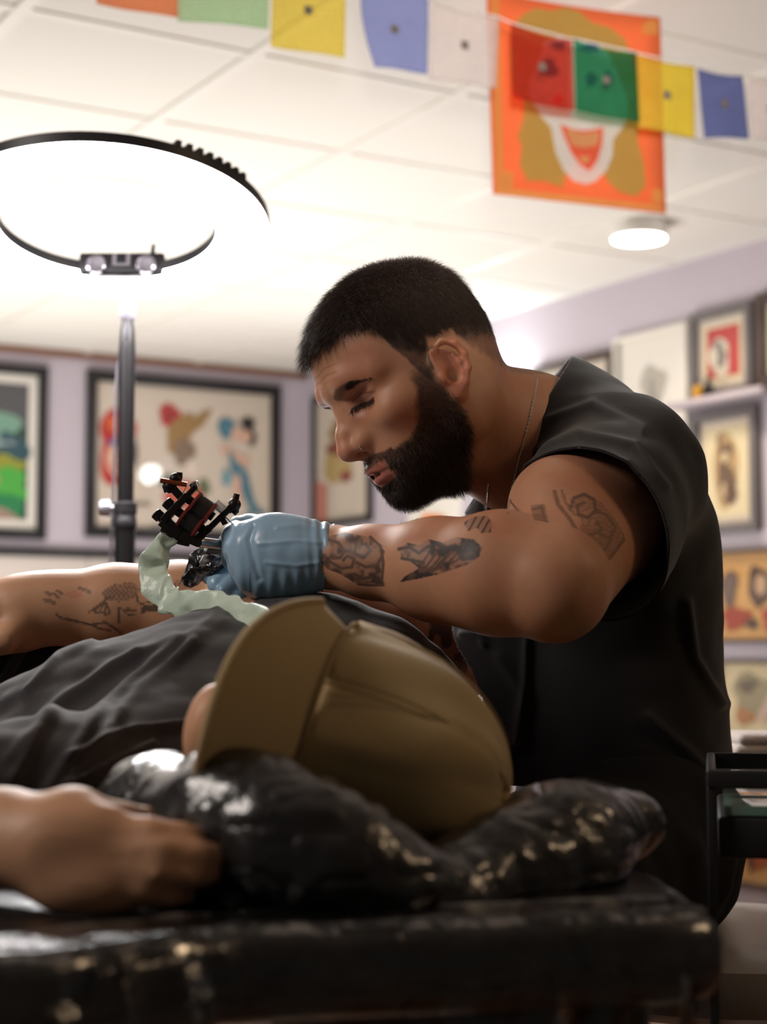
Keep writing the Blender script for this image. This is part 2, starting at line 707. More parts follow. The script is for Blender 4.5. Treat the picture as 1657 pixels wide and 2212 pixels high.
M_black = mat('black_frame', srgb(24, 22, 24), 0.35)
M_greyf = mat('grey_frame', srgb(104, 98, 98), 0.5)
M_brownf = mat('brown_frame', srgb(70, 56, 50), 0.5)
M_mat = mat('cream_mount', srgb(206, 192, 176), 0.8)
M_matw = mat('white_mount', srgb(224, 218, 208), 0.8)
M_kraft = mat('kraft_paper', srgb(196, 150, 92), 0.8, noise=0.1, noise_scale=8)
M_buff = mat('buff_paper', srgb(214, 198, 160), 0.8, noise=0.06, noise_scale=8)
INK = {}


def ink(r, g, b):
    k = (r, g, b)
    if k not in INK:
        INK[k] = mat('print_ink_%d' % (len(INK) + 1), srgb(r, g, b), 0.75)
    return INK[k]


def glass_mat():
    m = bpy.data.materials.new('picture_glass')
    m.use_nodes = True
    nt = m.node_tree
    nt.nodes.clear()
    out = nt.nodes.new('ShaderNodeOutputMaterial')
    mix = nt.nodes.new('ShaderNodeMixShader')
    fr = nt.nodes.new('ShaderNodeFresnel')
    fr.inputs[0].default_value = 1.45
    t = nt.nodes.new('ShaderNodeBsdfTransparent')
    g = nt.nodes.new('ShaderNodeBsdfGlossy')
    g.inputs['Roughness'].default_value = 0.02
    geo = nt.nodes.new('ShaderNodeNewGeometry')
    sub = nt.nodes.new('ShaderNodeMath')
    sub.operation = 'SUBTRACT'
    sub.use_clamp = True
    nt.links.new(fr.outputs[0], sub.inputs[0])
    nt.links.new(geo.outputs['Backfacing'], sub.inputs[1])
    nt.links.new(sub.outputs[0], mix.inputs[0])
    nt.links.new(t.outputs[0], mix.inputs[1])
    nt.links.new(g.outputs[0], mix.inputs[2])
    nt.links.new(mix.outputs[0], out.inputs[0])
    return m


M_glass = glass_mat()


def blob(cx, cy, rx, ry, n=18, wob=0.0, seed=0, rot=0.0):
    rng = random.Random(seed)
    ph = [rng.uniform(0, 6.3) for _ in range(3)]
    out = []
    for i in range(n):
        t = 2 * math.pi * i / n
        k = 1 + wob * (math.sin(3 * t + ph[0]) * .5 + math.sin(5 * t + ph[1]) * .35 + math.sin(2 * t + ph[2]) * .3)
        x, y = rx * k * math.cos(t), ry * k * math.sin(t)
        out.append((cx + x * math.cos(rot) - y * math.sin(rot), cy + x * math.sin(rot) + y * math.cos(rot)))
    return out


def picture(name, label, quad, plane_q, n, frame_m, fw, paper_m, art, mount=0.0, mount_m=None, depth=0.03, glass=True, group=None, cat='picture'):
    """quad: px corners of outer frame TL TR BR BL on the wall plane -> rectangular framed picture.
    art: list of (colour, polygon in 0..1 paper coords, y up)"""
    c = [ray_plane(x, y, plane_q, n) for x, y in quad]
    along = DA if abs(n.dot(NA)) > 0.9 else -DB
    o = plane_q
    s = [(p - o).dot(along) for p in c]
    z = [p.z for p in c]
    s0, s1 = (s[0] + s[3]) / 2, (s[1] + s[2]) / 2
    z1, z0 = (z[0] + z[1]) / 2, (z[2] + z[3]) / 2
    W, H = s1 - s0, z1 - z0
    base = o - Z * o.z

    def Q(u, v, h):
        return base + along * (s0 + u) + Z * (z0 + v) + n * h
    root = empty(name, Q(W / 2, 0, 0), label, cat, group)
    mb = MB()
    for (u0, u1, v0, v1) in ((0, fw, 0, H), (W - fw, W, 0, H), (fw, W - fw, 0, fw), (fw, W - fw, H - fw, H)):
        mb.box(Q((u0 + u1) / 2, (v0 + v1) / 2, depth / 2 + .001), along * ((u1 - u0) / 2), Z * ((v1 - v0) / 2), n * (depth / 2), 0.004)
    mb.build('frame', frame_m, root)
    if mount > 0:
        MB().box(Q(W / 2, H / 2, 0.006), along * (W / 2 - fw * .9), Z * (H / 2 - fw * .9), n * 0.003).build('mount', mount_m or M_mat, root, smooth=False)
    e = fw + mount
    pw, ph = W - 2 * e, H - 2 * e
    paper = MB().box(Q(W / 2, H / 2, 0.0095 if mount else 0.006), along * (pw / 2 + (0 if mount else fw * .1)), Z * (ph / 2 + (0 if mount else fw * .1)), n * 0.002).build('print', paper_m, root, smooth=False)
    vs, fs, mi, ms = [], [], [], []
    for kk, (colr, poly) in enumerate(art):
        m_ = ink(*colr)
        if m_ not in ms:
            ms.append(m_)
        st = len(vs)
        for (u, v) in poly:
            vs.append(Q(e + u * pw, e + v * ph, 0.0119 + 0.0003 * kk))
        fs.append(tuple(range(st, st + len(poly))))
        mi.append(ms.index(m_))
    if vs:
        mk('artwork', np.array([tuple(v) for v in vs]), fs, None, paper, smooth=False, mats=ms, fmat=mi)
    if glass:
        MB().box(Q(W / 2, H / 2, depth * .75), along * (W / 2 - fw * .95), Z * (H / 2 - fw * .95), n * 0.0008).build('glass', M_glass, root, smooth=False)
    return root


RED, GRN, TEAL, BLK, GOLD, SKIN_, BLU = (176, 36, 30), (88, 104, 70), (66, 118, 136), (40, 36, 38), (150, 116, 62), (214, 170, 146), (80, 96, 150)
# flash sheet: head with red headdress, bird with rose, embracing figure in blue
art = []
art += [(RED, blob(.12, .66, .105, .16, wob=.10, seed=1)), (RED, blob(.085, .47, .06, .20, wob=.1, seed=9)), (BLK, blob(.185, .52, .045, .13)), (SKIN_, blob(.125, .47, .075, .12)),
        ((206, 92, 40), blob(.10, .71, .05, .05, wob=.3, seed=3)), (BLU, blob(.115, .58, .05, .03, wob=.2)), ((214, 110, 100), blob(.095, .42, .018, .022)), ((214, 110, 100), blob(.155, .42, .018, .022)), (BLK, blob(.105, .50, .012, .008)), (BLK, blob(.15, .50, .012, .008))]
art += [(RED, blob(.405, .80, .06, .085, wob=.15, seed=4)), ((138, 24, 26), blob(.405, .80, .028, .04, wob=.2, seed=5)), (GOLD, blob(.47, .68, .07, .16, wob=.2, seed=6, rot=-.4)), (GOLD, blob(.56, .76, .035, .12, wob=.2, seed=7, rot=-.7)),
        ((128, 104, 84), blob(.49, .55, .06, .10, wob=.15, seed=8)), ((222, 206, 190), blob(.53, .44, .03, .06)), (GRN, blob(.40, .33, .05, .05, wob=.3, seed=10)), (GRN, blob(.60, .30, .04, .06, wob=.3, seed=11)),
        ((182, 74, 44), blob(.49, .24, .12, .10, wob=.15, seed=12)), ((196, 100, 50), blob(.50, .27, .05, .05, wob=.2, seed=13))]
art += [(TEAL, blob(.735, .74, .055, .075, wob=.1, seed=14)), (SKIN_, blob(.79, .70, .03, .05)), (BLK, blob(.86, .78, .045, .05, wob=.2, seed=15)), (BLK, blob(.885, .68, .025, .06)), (SKIN_, blob(.85, .69, .03, .045)),
        (SKIN_, [(.71, .63), (.80, .56), (.87, .52), (.86, .47), (.78, .50), (.70, .58)]), (TEAL, [(.74, .60), (.80, .50), (.86, .42), (.90, .22), (.94, .16), (.98, .15), (.95, .12), (.88, .14), (.83, .28), (.76, .44)]),
        ((86, 150, 164), [(.72, .46), (.76, .40), (.75, .32), (.71, .34)]), (TEAL, [(.85, .14), (.89, .14), (.87, .04), (.84, .02)]), (SKIN_, blob(.80, .30, .02, .12))]
art += [((120, 112, 108), [(.16, .175), (.30, .175), (.30, .155), (.16, .155)]), ((120, 112, 108), [(.64, .175), (.75, .175), (.75, .15), (.64, .15)]), ((130, 120, 116), [(.31, .03), (.37, .03), (.37, .015), (.31, .015)])]
picture('flash_print', 'wide black framed tattoo flash sheet with three coloured figures behind the lamp pole', [(180, 801), (600, 832), (604, 1172), (186, 1163)], CC, NA, M_black, 0.055, M_mat, art)

art = [((34, 60, 52), [(0, 0), (1, 0), (1, 1), (0, 1)]), ((70, 70, 74), [(.62, .72), (1, .70), (1, 1), (.60, 1)]), ((86, 150, 60), [(0, .7), (.6, .75), (.62, 1), (0, 1)]), ((110, 150, 130), blob(.62, .66, .30, .14, wob=.2, seed=2)),
       ((36, 74, 84), blob(.86, .52, .14, .12, wob=.3, seed=3)), ((138, 140, 44), blob(.80, .40, .16, .08, wob=.3, seed=4)), ((70, 160, 60), blob(.82, .25, .2, .12, wob=.3, seed=5)), ((30, 120, 70), blob(.80, .10, .18, .09, wob=.2, seed=6)),
       ((96, 76, 60), blob(.30, .34, .24, .20, wob=.25, seed=7)), ((56, 44, 42), blob(.42, .24, .14, .18, wob=.3, seed=8)), ((170, 138, 110), blob(.66, .28, .08, .06)), ((150, 126, 112), [(.2, 0), (.95, 0), (.8, .08), (.45, .12)])]
picture('framed_painting', 'black framed painting with a vivid green background on the left wall', [(-225, 765), (101, 794), (97, 1166), (-225, 1158)], CC, NA, M_black, 0.05, M_kraft, art, mount=0.045, mount_m=M_matw)

NBq = CC
art = [((196, 128, 110), [(.0, .0), (.22, .0), (.22, .30), (.0, .34)]), ((120, 60, 40), blob(.45, .55, .22, .14, wob=.3, seed=2)), ((176, 150, 96), blob(.40, .42, .25, .12, wob=.3, seed=3)), ((130, 40, 34), blob(.58, .34, .10, .05, wob=.3, seed=4)), ((140, 110, 70), blob(.42, .72, .16, .10, wob=.2, seed=5))]
picture('framed_print', 'narrow dark framed print near the wall corner, beside the face of the tattooing man', [(681, 852), (808, 834), (808, 1128), (681, 1140)], NBq, NB, M_black, 0.03, M_mat, art)

BROWN = (150, 112, 70)
art = [((176, 168, 156), blob(.5, .75, .2, .1, wob=.3, seed=1)), ((150, 146, 138), blob(.45, .45, .22, .14, wob=.3, seed=2)), ((160, 156, 148), blob(.6, .2, .2, .1, wob=.3, seed=3)), ((140, 138, 132), blob(.52, .6, .06, .2, wob=.3, seed=4))]
picture('framed_print', 'tall pale print of a faint grey sketch on the right wall above the black shoulder', [(1338, 738), (1497, 690), (1497, 1180), (1338, 1185)], NBq, NB, M_matw, 0.02, M_matw, art)
art = [((190, 180, 166), blob(.5, .5, .25, .3, wob=.3, seed=4))]
picture('framed_print', 'cream print in a dark frame behind the raised shirt collar', [(1160, 798), (1332, 752), (1332, 1010), (1160, 1030)], NBq, NB, M_brownf, 0.03, M_mat, art)
art = [((178, 52, 50), [(.08, .06), (.95, .06), (.95, .96), (.08, .96)]), ((206, 196, 176), blob(.42, .42, .26, .36, wob=.2, seed=6)), ((120, 112, 104), blob(.46, .45, .13, .22, wob=.35, seed=7)), ((150, 140, 128), blob(.34, .68, .10, .08, wob=.3, seed=8))]
picture('framed_print', 'grey framed print with a pale figure on bright red in the top row', [(1500, 684), (1632, 644), (1636, 846), (1502, 872)], NBq, NB, M_greyf, 0.035, M_buff, art, mount=0.03)
art = [((160, 150, 140), blob(.5, .5, .2, .3, wob=.3, seed=5))]
picture('framed_print', 'black framed print cut by the right edge of the photo in the top row', [(1642, 640), (1772, 602), (1772, 810), (1646, 842)], NBq, NB, M_brownf, 0.04, M_buff, art)
art = [((176, 146, 100), blob(.5, .52, .30, .42, wob=.1, seed=1)), ((112, 88, 66), blob(.5, .70, .16, .13, wob=.25, seed=2)), ((104, 80, 60), blob(.5, .40, .20, .22, wob=.3, seed=3)), ((206, 186, 146), blob(.48, .66, .07, .06)), ((96, 70, 54), blob(.62, .24, .12, .12, wob=.3, seed=4)), ((196, 170, 130), blob(.44, .30, .06, .08, wob=.2, seed=5)), ((128, 100, 70), blob(.36, .85, .05, .08, wob=.3, seed=6))]
picture('framed_print', 'grey framed buff print of a brown standing figure in the second row', [(1497, 902), (1640, 872), (1652, 1146), (1512, 1158)], NBq, NB, M_greyf, 0.035, M_buff, art, mount=0.025)
art = [((84, 62, 56), blob(.60, .60, .14, .24, wob=.2, seed=3)), ((186, 152, 120), blob(.62, .62, .07, .12)), ((150, 60, 40), blob(.30, .25, .2, .12, wob=.3, seed=1)), ((104, 84, 76), blob(.22, .6, .10, .22, wob=.25, seed=2)), ((160, 56, 44), blob(.75, .22, .12, .14, wob=.3, seed=4)), ((70, 56, 50), blob(.5, .18, .08, .06, wob=.3, seed=6))]
picture('framed_print', 'kraft coloured print with dark figures and red shapes in the third row', [(1540, 1190), (1722, 1180), (1722, 1385), (1540, 1392)], NBq, NB, M_brownf, 0.012, M_kraft, art)
art = [((150, 140, 112), blob(.4, .6, .28, .26, wob=.3, seed=1)), ((104, 92, 78), blob(.35, .7, .12, .1, wob=.3, seed=2)), ((196, 168, 150), [(.55, .2), (.85, .75), (.75, .85), (.45, .3)]), ((170, 120, 80), blob(.3, .3, .12, .12, wob=.3, seed=3))]
picture('framed_print', 'faded sepia print above the white towel in the fourth row', [(1560, 1425), (1740, 1428), (1740, 1610), (1560, 1600)], NBq, NB, M_brownf, 0.01, M_buff, art)
art = [((160, 76, 34), blob(.5, .5, .35, .3, wob=.3, seed=1)), ((90, 50, 30), blob(.35, .35, .06, .25, wob=.3, seed=2)), ((150, 50, 30), blob(.62, .4, .08, .2, wob=.3, seed=3))]
picture('framed_print', 'orange kraft print low on the right wall above the metal stool', [(1560, 1660), (1760, 1680), (1760, 1935), (1560, 1900)], NBq, NB, M_brownf, 0.01, M_kraft, art)
# bright white sheet with an orange flower low behind the chin
art = [((224, 130, 50), blob(.45, .16, .22, .10, wob=.35, seed=3)), ((200, 90, 40), blob(.5, .14, .08, .05, wob=.3, seed=4))]
picture('paper_poster', 'bright white sheet with an orange flower below the bearded chin', [(888, 1030), (1000, 1020), (1000, 1140), (888, 1140)], NBq, NB, M_matw, 0.008, M_matw, art, glass=False, depth=0.014)

# tiny yellow and black bottle standing on the ledge
M_yel = mat('yellow_plastic', srgb(206, 150, 30), 0.4)
pA, pB = ray_plane(1497, 850, CC + NB * .06, NB), ray_plane(1538, 850, CC + NB * .06, NB)
# narrow picture ledges between the rows
M_ledge = mat('lilac_ledge', srgb(170, 160, 168), 0.6)
p0 = ray_plane(1488, 876, CC, NB)
p1 = ray_plane(1700, 838, CC, NB)
lz = (p0.z + p1.z) / 2 - 0.012
q0, q1 = Vector((p0.x, p0.y, lz)), Vector((p1.x, p1.y, lz))
tag(MB().box((q0 + q1) / 2 + NB * .06, (q1 - q0) / 2, NB * .06, Z * 0.012, 0.003).build('picture_ledge', M_ledge), 'lilac picture ledge under the red print on the right wall', 'shelf')
for k_, (px_, m_, nm, lb) in enumerate(((1508, M_yel, 'ink_bottle', 'tiny yellow bottle on the ledge below the red print'), (1530, M_rail, 'ink_bottle', 'tiny black bottle on the ledge below the red print'))):
    q = ray_plane(px_, 860, CC + NB * .06, NB)
    rt = empty(nm, (q.x, q.y, lz + .0125), lb, 'bottle')
    MB().lathe((q.x, q.y, lz + .0125), Z, [(.018, 0), (.02, .004), (.02, .045), (.008, .055), (.008, .06)], 14).build('body', m_, rt)
    MB().lathe((q.x, q.y, lz + .0725), Z, [(.01, 0), (.01, .014), (.004, .022)], 12).build('cap', M_rail, rt)

# ------------------------------------------------------------------ ceiling downlights
M_lens = mat('downlight_lens', (1, 1, 1), 0.4, emit=(1.0, 0.93, 0.82), emit_s=9.0)
M_lensc = mat('downlight_lens_cool', (1, 1, 1), 0.4, emit=(0.9, 1.0, 0.98), emit_s=45.0)
M_silver0 = mat('brushed_metal', srgb(170, 165, 165), 0.35, metal=0.8)
M_trimw = mat('white_trim', srgb(235, 232, 226), 0.4)


def downlight(p, label, r=0.098, m=None, power=0, color=(1, .85, .68)):
    rt = empty('ceiling_light', (p.x, p.y, CEIL), label, 'lamp')
    MB().lathe((p.x, p.y, CEIL), -Z, [(r * .98, 0.0005), (r, .003), (r, .05), (r * .95, .055), (r * .9, .055), (r * .9, .04)], 40).build('rim', M_trimw, rt)
    MB().lathe((p.x, p.y, CEIL - .0555), -Z, [(r * .93, 0), (r * .93, .004), (r * .6, .007), (r * .05, .008)], 40).build('lens', m or M_lens, rt)
    if power:
        ld = bpy.data.lights.new('bulb', 'SPOT')
        ld.energy = power
        ld.color = color
        ld.spot_size = math.radians(150)
        ld.spot_blend = 1
        ld.shadow_soft_size = r
        o = bpy.data.objects.new('bulb', ld)
        COL.objects.link(o)
        o.location = (p.x, p.y, CEIL - 0.09)
    return rt


downlight(on_ceiling(1380, 482), 'glowing round downlight on the ceiling below the orange banner', power=45)
# oval wall lamp on the right wall (behind the man's neck), mirrored in the flash sheet's glass
q = ray_plane(325, 1024, CC + NA * .024, NA)
d_ = (q - Vector((0, 0, CAMZ))).normalized()
r_ = d_ - NA * 2 * d_.dot(NA)
h_ = q + r_ * ((CC + NB * .10 - q).dot(NB) / r_.dot(NB))
wl = empty('wall_lamp', tuple(h_ - NB * .10), 'glowing oval wall lamp behind the neck, mirrored in the flash sheet glass', 'lamp')
mb = MB()
mb.lathe(h_ - NB * .10, NB, [(.03, .001), (.03, .012), (.012, .02), (.012, .07)], 20)
mb.build('bracket', M_silver0, wl)
vs, fs = [], []
for i_ in range(17):
    th = math.pi * i_ / 16
    for k_ in range(28):
        q_ = 2 * math.pi * k_ / 28
        vs.append(h_ + DB * (.125 * math.sin(th) * math.cos(q_)) + Z * (.060 * math.sin(th) * math.sin(q_)) + NB * (.045 * math.cos(th)))
for i_ in range(16):
    for k_ in range(28):
        fs.append((i_ * 28 + k_, (i_ + 1) * 28 + k_, (i_ + 1) * 28 + (k_ + 1) % 28, i_ * 28 + (k_ + 1) % 28))
MB().add(vs, fs).build('glass_shade', M_lensc, wl)
# ------------------------------------------------------------------ ring lamp on its stand
M_blackpl = mat('black_plastic', srgb(34, 32, 36), 0.4)
M_blackmet = mat('black_metal', srgb(30, 28, 30), 0.32, metal=0.3)
M_silver = mat('satin_silver', srgb(190, 184, 196), 0.3, metal=0.8)
M_ring = mat('ring_diffuser', (1, 1, 1), 0.5, emit=(1.0, 0.98, 0.97), emit_s=65.0)

RC = P(230, 491, 2.35)
rt_ = math.radians(13.5)
RN = Vector((0, -math.sin(rt_), -math.cos(rt_)))          # the lit face looks down and a little forward
RX = Vector((1, 0, 0))
RY = RN.cross(RX).normalized()
if RY.y < 0:
    RY = -RY                                             # points to the far side
RO, RI = 0.222, 0.150
lamp = empty('ring_lamp', (RC.x, RC.y + 0.22, 0), 'large glowing ring light on a black pole stand at the upper left', 'lamp')


def ringmesh(prof, n=96):
    """closed profile (radius, height along -RN) swept round"""
    vs, fs = [], []
    m = len(prof)
    for i in range(n):
        q = 2 * math.pi * i / n
        d = RX * math.cos(q) + RY * math.sin(q)
        for r, h in prof:
            vs.append(RC + d * r - RN * h)
    for i in range(n):
        for k in range(m):
            fs.append((i * m + k, i * m + (k + 1) % m, ((i + 1) % n) * m + (k + 1) % m, ((i + 1) % n) * m + k))
    return vs, fs


MB().add(*ringmesh([(RO, 0.003), (RO + .001, .018), (RO - .01, .024), (RI + .01, .024), (RI - .001, .018), (RI, .003), (RI + .006, .004), (RO - .006, .004)])).build('housing', M_blackpl, lamp, auto=30)
MB().add(*ringmesh([(RO - .001, .0025), (RO - .006, -.004), (RO - .02, -.007), (RI + .02, -.007), (RI + .006, -.004), (RI + .001, .0025)])).build('diffuser', M_ring, lamp)
for i in range(-10, 11):
    if abs(i) < 3:
        continue
    q = math.radians(-90 + i * 4.2 + 20 * (1 if i > 0 else -1))
    d = RX * math.cos(q) + RY * math.sin(q)
    t = RN.cross(d)
    MB().box(RC + d * (RO - .004) - RN * .021, d * .006, t * .004, RN * .0045, .001).build('vent_rib', M_blackpl, lamp)
# phone bracket with two round sockets inside the far rim
fp = RC + RY * (RI - .004)
br = MB()
br.box(fp - RN * .014, RX * .062, RY * .010, RN * .017, .004)
br.build('bracket', M_blackpl, lamp)
for sx in (-1, 1):
    c = fp + RX * (.036 * sx) - RY * .010 - RN * .010
    MB().lathe(c, -RY, [(.014, 0), (.0145, .004), (.012, .007), (.010, .004), (.001, .003)], 24).build('socket', M_silver, lamp)
mb = MB()
mb.box(fp - RY * .011 - RN * .018 + RX * .010, RX * .003, RY * .002, RN * .009)
mb.box(fp - RY * .011 - RN * .018 - RX * .010, RX * .003, RY * .002, RN * .009)
mb.box(fp - RY * .011 - RN * .010, RX * .013, RY * .002, RN * .002)
mb.build('clip', M_silver, lamp)
MB().tube([fp + RX * .043 - RN * .028, fp + RX * .044 - RN * .048], [.004, .0025], 10).build('lever', M_blackpl, lamp)
# pole
far_pt = RC + RY * (RO * 0.93)
px0 = far_pt.x
py0 = far_pt.y
ztop = far_pt.z - 0.002


def polez(ypx):
    d = py0 * cp + (CAMZ - CAMZ)
    # height where the vertical pole crosses image row ypx
    lo, hi_ = 0.0, 2.5
    for _ in range(40):
        m = (lo + hi_) / 2
        y, z = py0, m - CAMZ
        dd = y * cp + z * sp
        u = -y * sp + z * cp
        if CY - FPX * u / dd > ypx:
            lo = m
        else:
            hi_ = m
    return (lo + hi_) / 2


B0 = Vector((px0, py0, 0))
MB().lathe(B0, Z, [(.0105, polez(692)), (.0115, polez(690)), (.0115, ztop - .004), (.009, ztop + .012)], 20).build('spigot', M_silver, lamp)
MB().lathe(B0, Z, [(.0125, polez(1120)), (.0125, polez(760)), (.011, polez(720)), (.0085, polez(693)), (.0085, polez(691))], 20).build('upper_pole', M_blackmet, lamp)
MB().lathe(B0, Z, [(.0155, .25), (.0155, polez(1142))], 20).build('lower_pole', M_blackmet, lamp)
col_ = MB()
col_.lathe(B0, Z, [(.0165, polez(1143)), (.0175, polez(1141)), (.0175, polez(1122)), (.0165, polez(1120)), (.0165, polez(1110)), (.0178, polez(1108)), (.0178, polez(1088)), (.013, polez(1084))], 22)
collar = col_.build('collar', M_blackpl, lamp)
kc = B0 + Z * polez(1098)
kn = MB().lathe(kc + Vector((-.014, 0, 0)), (-1, 0, 0), [(.005, 0), (.005, .006), (.013, .008), (.0135, .012), (.0135, .02), (.012, .023), (.002, .023)], 18)
kn.build('knob', M_silver, collar)
for k in range(3):
    q = math.radians(100 + 120 * k)
    d = Vector((math.cos(q), math.sin(q), 0))
    lg = MB().tube([B0 + Z * .42 + d * .02, B0 + Z * .02 + d * .42], .008, 10).build('leg', M_blackmet, lamp)
    MB().sphere(B0 + Z * .016 + d * .425, .0155, 8).build('rubber_foot', M_blackpl, lg)
    MB().tube([B0 + Z * .20 + d * .015, B0 + Z * .19 + d * .235], .005, 8).build('brace', M_blackmet, lamp)
cab = [P(287, 640, 2.52), P(283, 675, 2.52), P(270, 730, 2.53), P(255, 790, 2.55), P(250, 850, 2.55), P(247, 1000, 2.55), P(243, 1100, 2.55), P(238, 1240, 2.56)]
pts = []
for i in range(len(cab) - 1):
    for t in (0, .25, .5, .75):
        pts.append(cab[i].lerp(cab[i + 1], t))
MB().tube(pts + [cab[-1]], .0022, 8).build('cable', M_silver, lamp)


# ------------------------------------------------------------------ prayer flags
def cloth_mat(name, c, tr=0.45, tint=None, frac=0.35):
    m = bpy.data.materials.new(name)
    m.use_nodes = True
    nt = m.node_tree
    nt.nodes.clear()
    out = nt.nodes.new('ShaderNodeOutputMaterial')
    d = nt.nodes.new('ShaderNodeBsdfDiffuse')
    d.inputs[0].default_value = (*c, 1)
    t = nt.nodes.new('ShaderNodeBsdfTranslucent')
    t.inputs[0].default_value = (*c, 1)
    m1 = nt.nodes.new('ShaderNodeMixShader')
    m1.inputs[0].default_value = tr
    nt.links.new(d.outputs[0], m1.inputs[1])
    nt.links.new(t.outputs[0], m1.inputs[2])
    tp = nt.nodes.new('ShaderNodeBsdfTransparent')
    tp.inputs[0].default_value = (*[q ** 0.5 for q in (tint or c)], 1)      # light passes both faces of the cloth
    m2 = nt.nodes.new('ShaderNodeMixShader')
    # woven cloth: a fine wave keeps the weave uneven
    tc = nt.nodes.new('ShaderNodeTexCoord')
    n = nt.nodes.new('ShaderNodeTexNoise')
    n.inputs['Scale'].default_value = 30
    mr = nt.nodes.new('ShaderNodeMapRange')
    mr.inputs['To Min'].default_value = frac - 0.08
    mr.inputs['To Max'].default_value = frac + 0.08
    nt.links.new(tc.outputs['Object'], n.inputs['Vector'])
    nt.links.new(n.outputs['Fac'], mr.inputs['Value'])
    nt.links.new(mr.outputs[0], m2.inputs[0])
    nt.links.new(m1.outputs[0], m2.inputs[1])
    nt.links.new(tp.outputs[0], m2.inputs[2])
    nt.links.new(m2.outputs[0], out.inputs[0])
    return m


FL = dict(orange=cloth_mat('orange_cotton', srgb(252, 176, 140), tint=srgb(255, 170, 125), frac=.7), green=cloth_mat('green_cotton', srgb(206, 234, 196), tint=srgb(206, 236, 196), frac=.7), yellow=cloth_mat('yellow_cotton', srgb(250, 236, 150), tint=srgb(250, 228, 110), frac=.72),
          blue=cloth_mat('blue_cotton', srgb(184, 192, 232), tint=srgb(164, 174, 228), frac=.65), white=cloth_mat('white_cotton', srgb(244, 238, 236), tint=srgb(240, 230, 230), frac=.6), red=cloth_mat('red_cotton', srgb(225, 105, 90), tint=srgb(235, 120, 110), frac=.86),
          teal=cloth_mat('dark_green_cotton', srgb(96, 176, 140), tint=srgb(90, 185, 150), frac=.86), gold=cloth_mat('golden_cotton', srgb(244, 228, 110), tint=srgb(250, 225, 80), frac=.62), navy=cloth_mat('dark_blue_cotton', srgb(140, 150, 200), tint=srgb(120, 130, 185), frac=.6))
M_flagink = ink(120, 110, 100)
M_cord = mat('white_cord', srgb(225, 220, 212), 0.8)


def grid_cloth(name, m, c, n=12, wave=0.006, seed=0, parent=None, th=0.0006, curl=0.0):
    """cloth hanging between 4 world corners TL TR BR BL with soft waves"""
    rng = random.Random(seed)
    ph = rng.uniform(0, 6)
    nrm = (c[1] - c[0]).cross(c[3] - c[0]).normalized()
    vs, fs = [], []
    for j in range(n + 1):
        for i in range(n + 1):
            u, v = i / n, j / n
            p = (c[0] * (1 - u) + c[1] * u) * (1 - v) + (c[3] * (1 - u) + c[2] * u) * v
            p = p + nrm * (wave * (.3 + v) * math.sin(u * 5.5 + ph + v * 1.2)) + Z * (-.006 * math.sin(u * math.pi) * (1 - v))
            if curl:
                p = p + (c[1] - c[0]) * (curl * (1 - u) ** 2 * v ** 2)
            vs.append(p)
    for j in range(n):
        for i in range(n):
            a_ = j * (n + 1) + i
            fs.append((a_, a_ + 1, a_ + n + 2, a_ + n + 1))
    o = mk(name, np.array([tuple(x) for x in vs]), fs, m, parent)
    md = o.modifiers.new('thickness', 'SOLIDIFY')
    md.thickness = th
    return o


flags = [  # colour, x0,y0, x1,y1, bottom left y, bottom right y, x bottom shift, label, curl
    ('orange', 205, -200, 380, -150, 8, 40, 3, 'orange prayer flag at the upper left, mostly above the frame', 0),
    ('green', 384, -145, 580, -105, 45, 62, 2, 'pale green prayer flag between the orange and the first yellow one', 0),
    ('yellow', 588, -75, 746, -48, 100, 126, -2, 'yellow prayer flag nearest the top middle of the ceiling', 0),
    ('blue', 778, -28, 926, -5, 140, 160, 0, 'light blue prayer flag beside the left yellow one', .22),
    ('white', 932, 2, 1078, 38, 172, 190, -4, 'white prayer flag overlapping the left edge of the orange banner', 0),
    ('red', 1102, 50, 1236, 86, 212, 240, 3, 'dark red prayer flag in front of the orange banner', 0),
    ('teal', 1238, 84, 1374, 114, 238, 266, 5, 'dark green prayer flag in front of the orange banner', 0),
    ('gold', 1376, 116, 1501, 143, 276, 298, 2, 'yellow prayer flag sticking out behind the right edge of the banner', 0),
    ('navy', 1507, 147, 1605, 164, 298, 299, 16, 'dark blue prayer flag at the right, next to the last white one', 0),
    ('white', 1616, 166, 1706, 180, 300, 306, 6, 'white prayer flag cut by the right edge of the photo', 0)]
top = []
for k, (c_, x0, y0, x1, y1, yb0, yb1, sh, lb, cu) in enumerate(flags):
    d0, d1 = 3.05 + .60 * (x0 - 205) / 1500, 3.05 + .60 * (x1 - 205) / 1500
    c4 = [P(x0, y0, d0), P(x1, y1, d1), P(x1 + sh, yb1, d1), P(x0 + sh, yb0, d0)]
    top += [c4[0], c4[1]]
    f_ = grid_cloth('prayer_flag', FL[c_], c4, seed=k, wave=.004, curl=cu)
    tag(f_, lb, 'flag', 'string of prayer flags under the ceiling')
    cc = (c4[0] + c4[1] + c4[2] + c4[3]) / 4 + Vector((0, -.009, 0))
    ex, ey = (c4[1] - c4[0]).normalized(), Z
    nn_ = ex.cross(ey)
    w_, h_ = (c4[1] - c4[0]).length, (c4[0] - c4[3]).length
    MB().box(cc, ex * .008, Z * .008, nn_ * .0004).build('printed_stamp', M_flagink, f_, smooth=False)
co = MB().tube([p + Z * .001 for p in top], .0022, 6).build('flag_cord', M_cord)
tag(co, 'thin white cord carrying the prayer flags across the ceiling', 'cord')

# ------------------------------------------------------------------ orange banner with a grinning mask
BD = 3.76


def bp(x, y, k=0):
    return P(1000 + x / 2.522, y / 2.522, BD - .0016 * k)


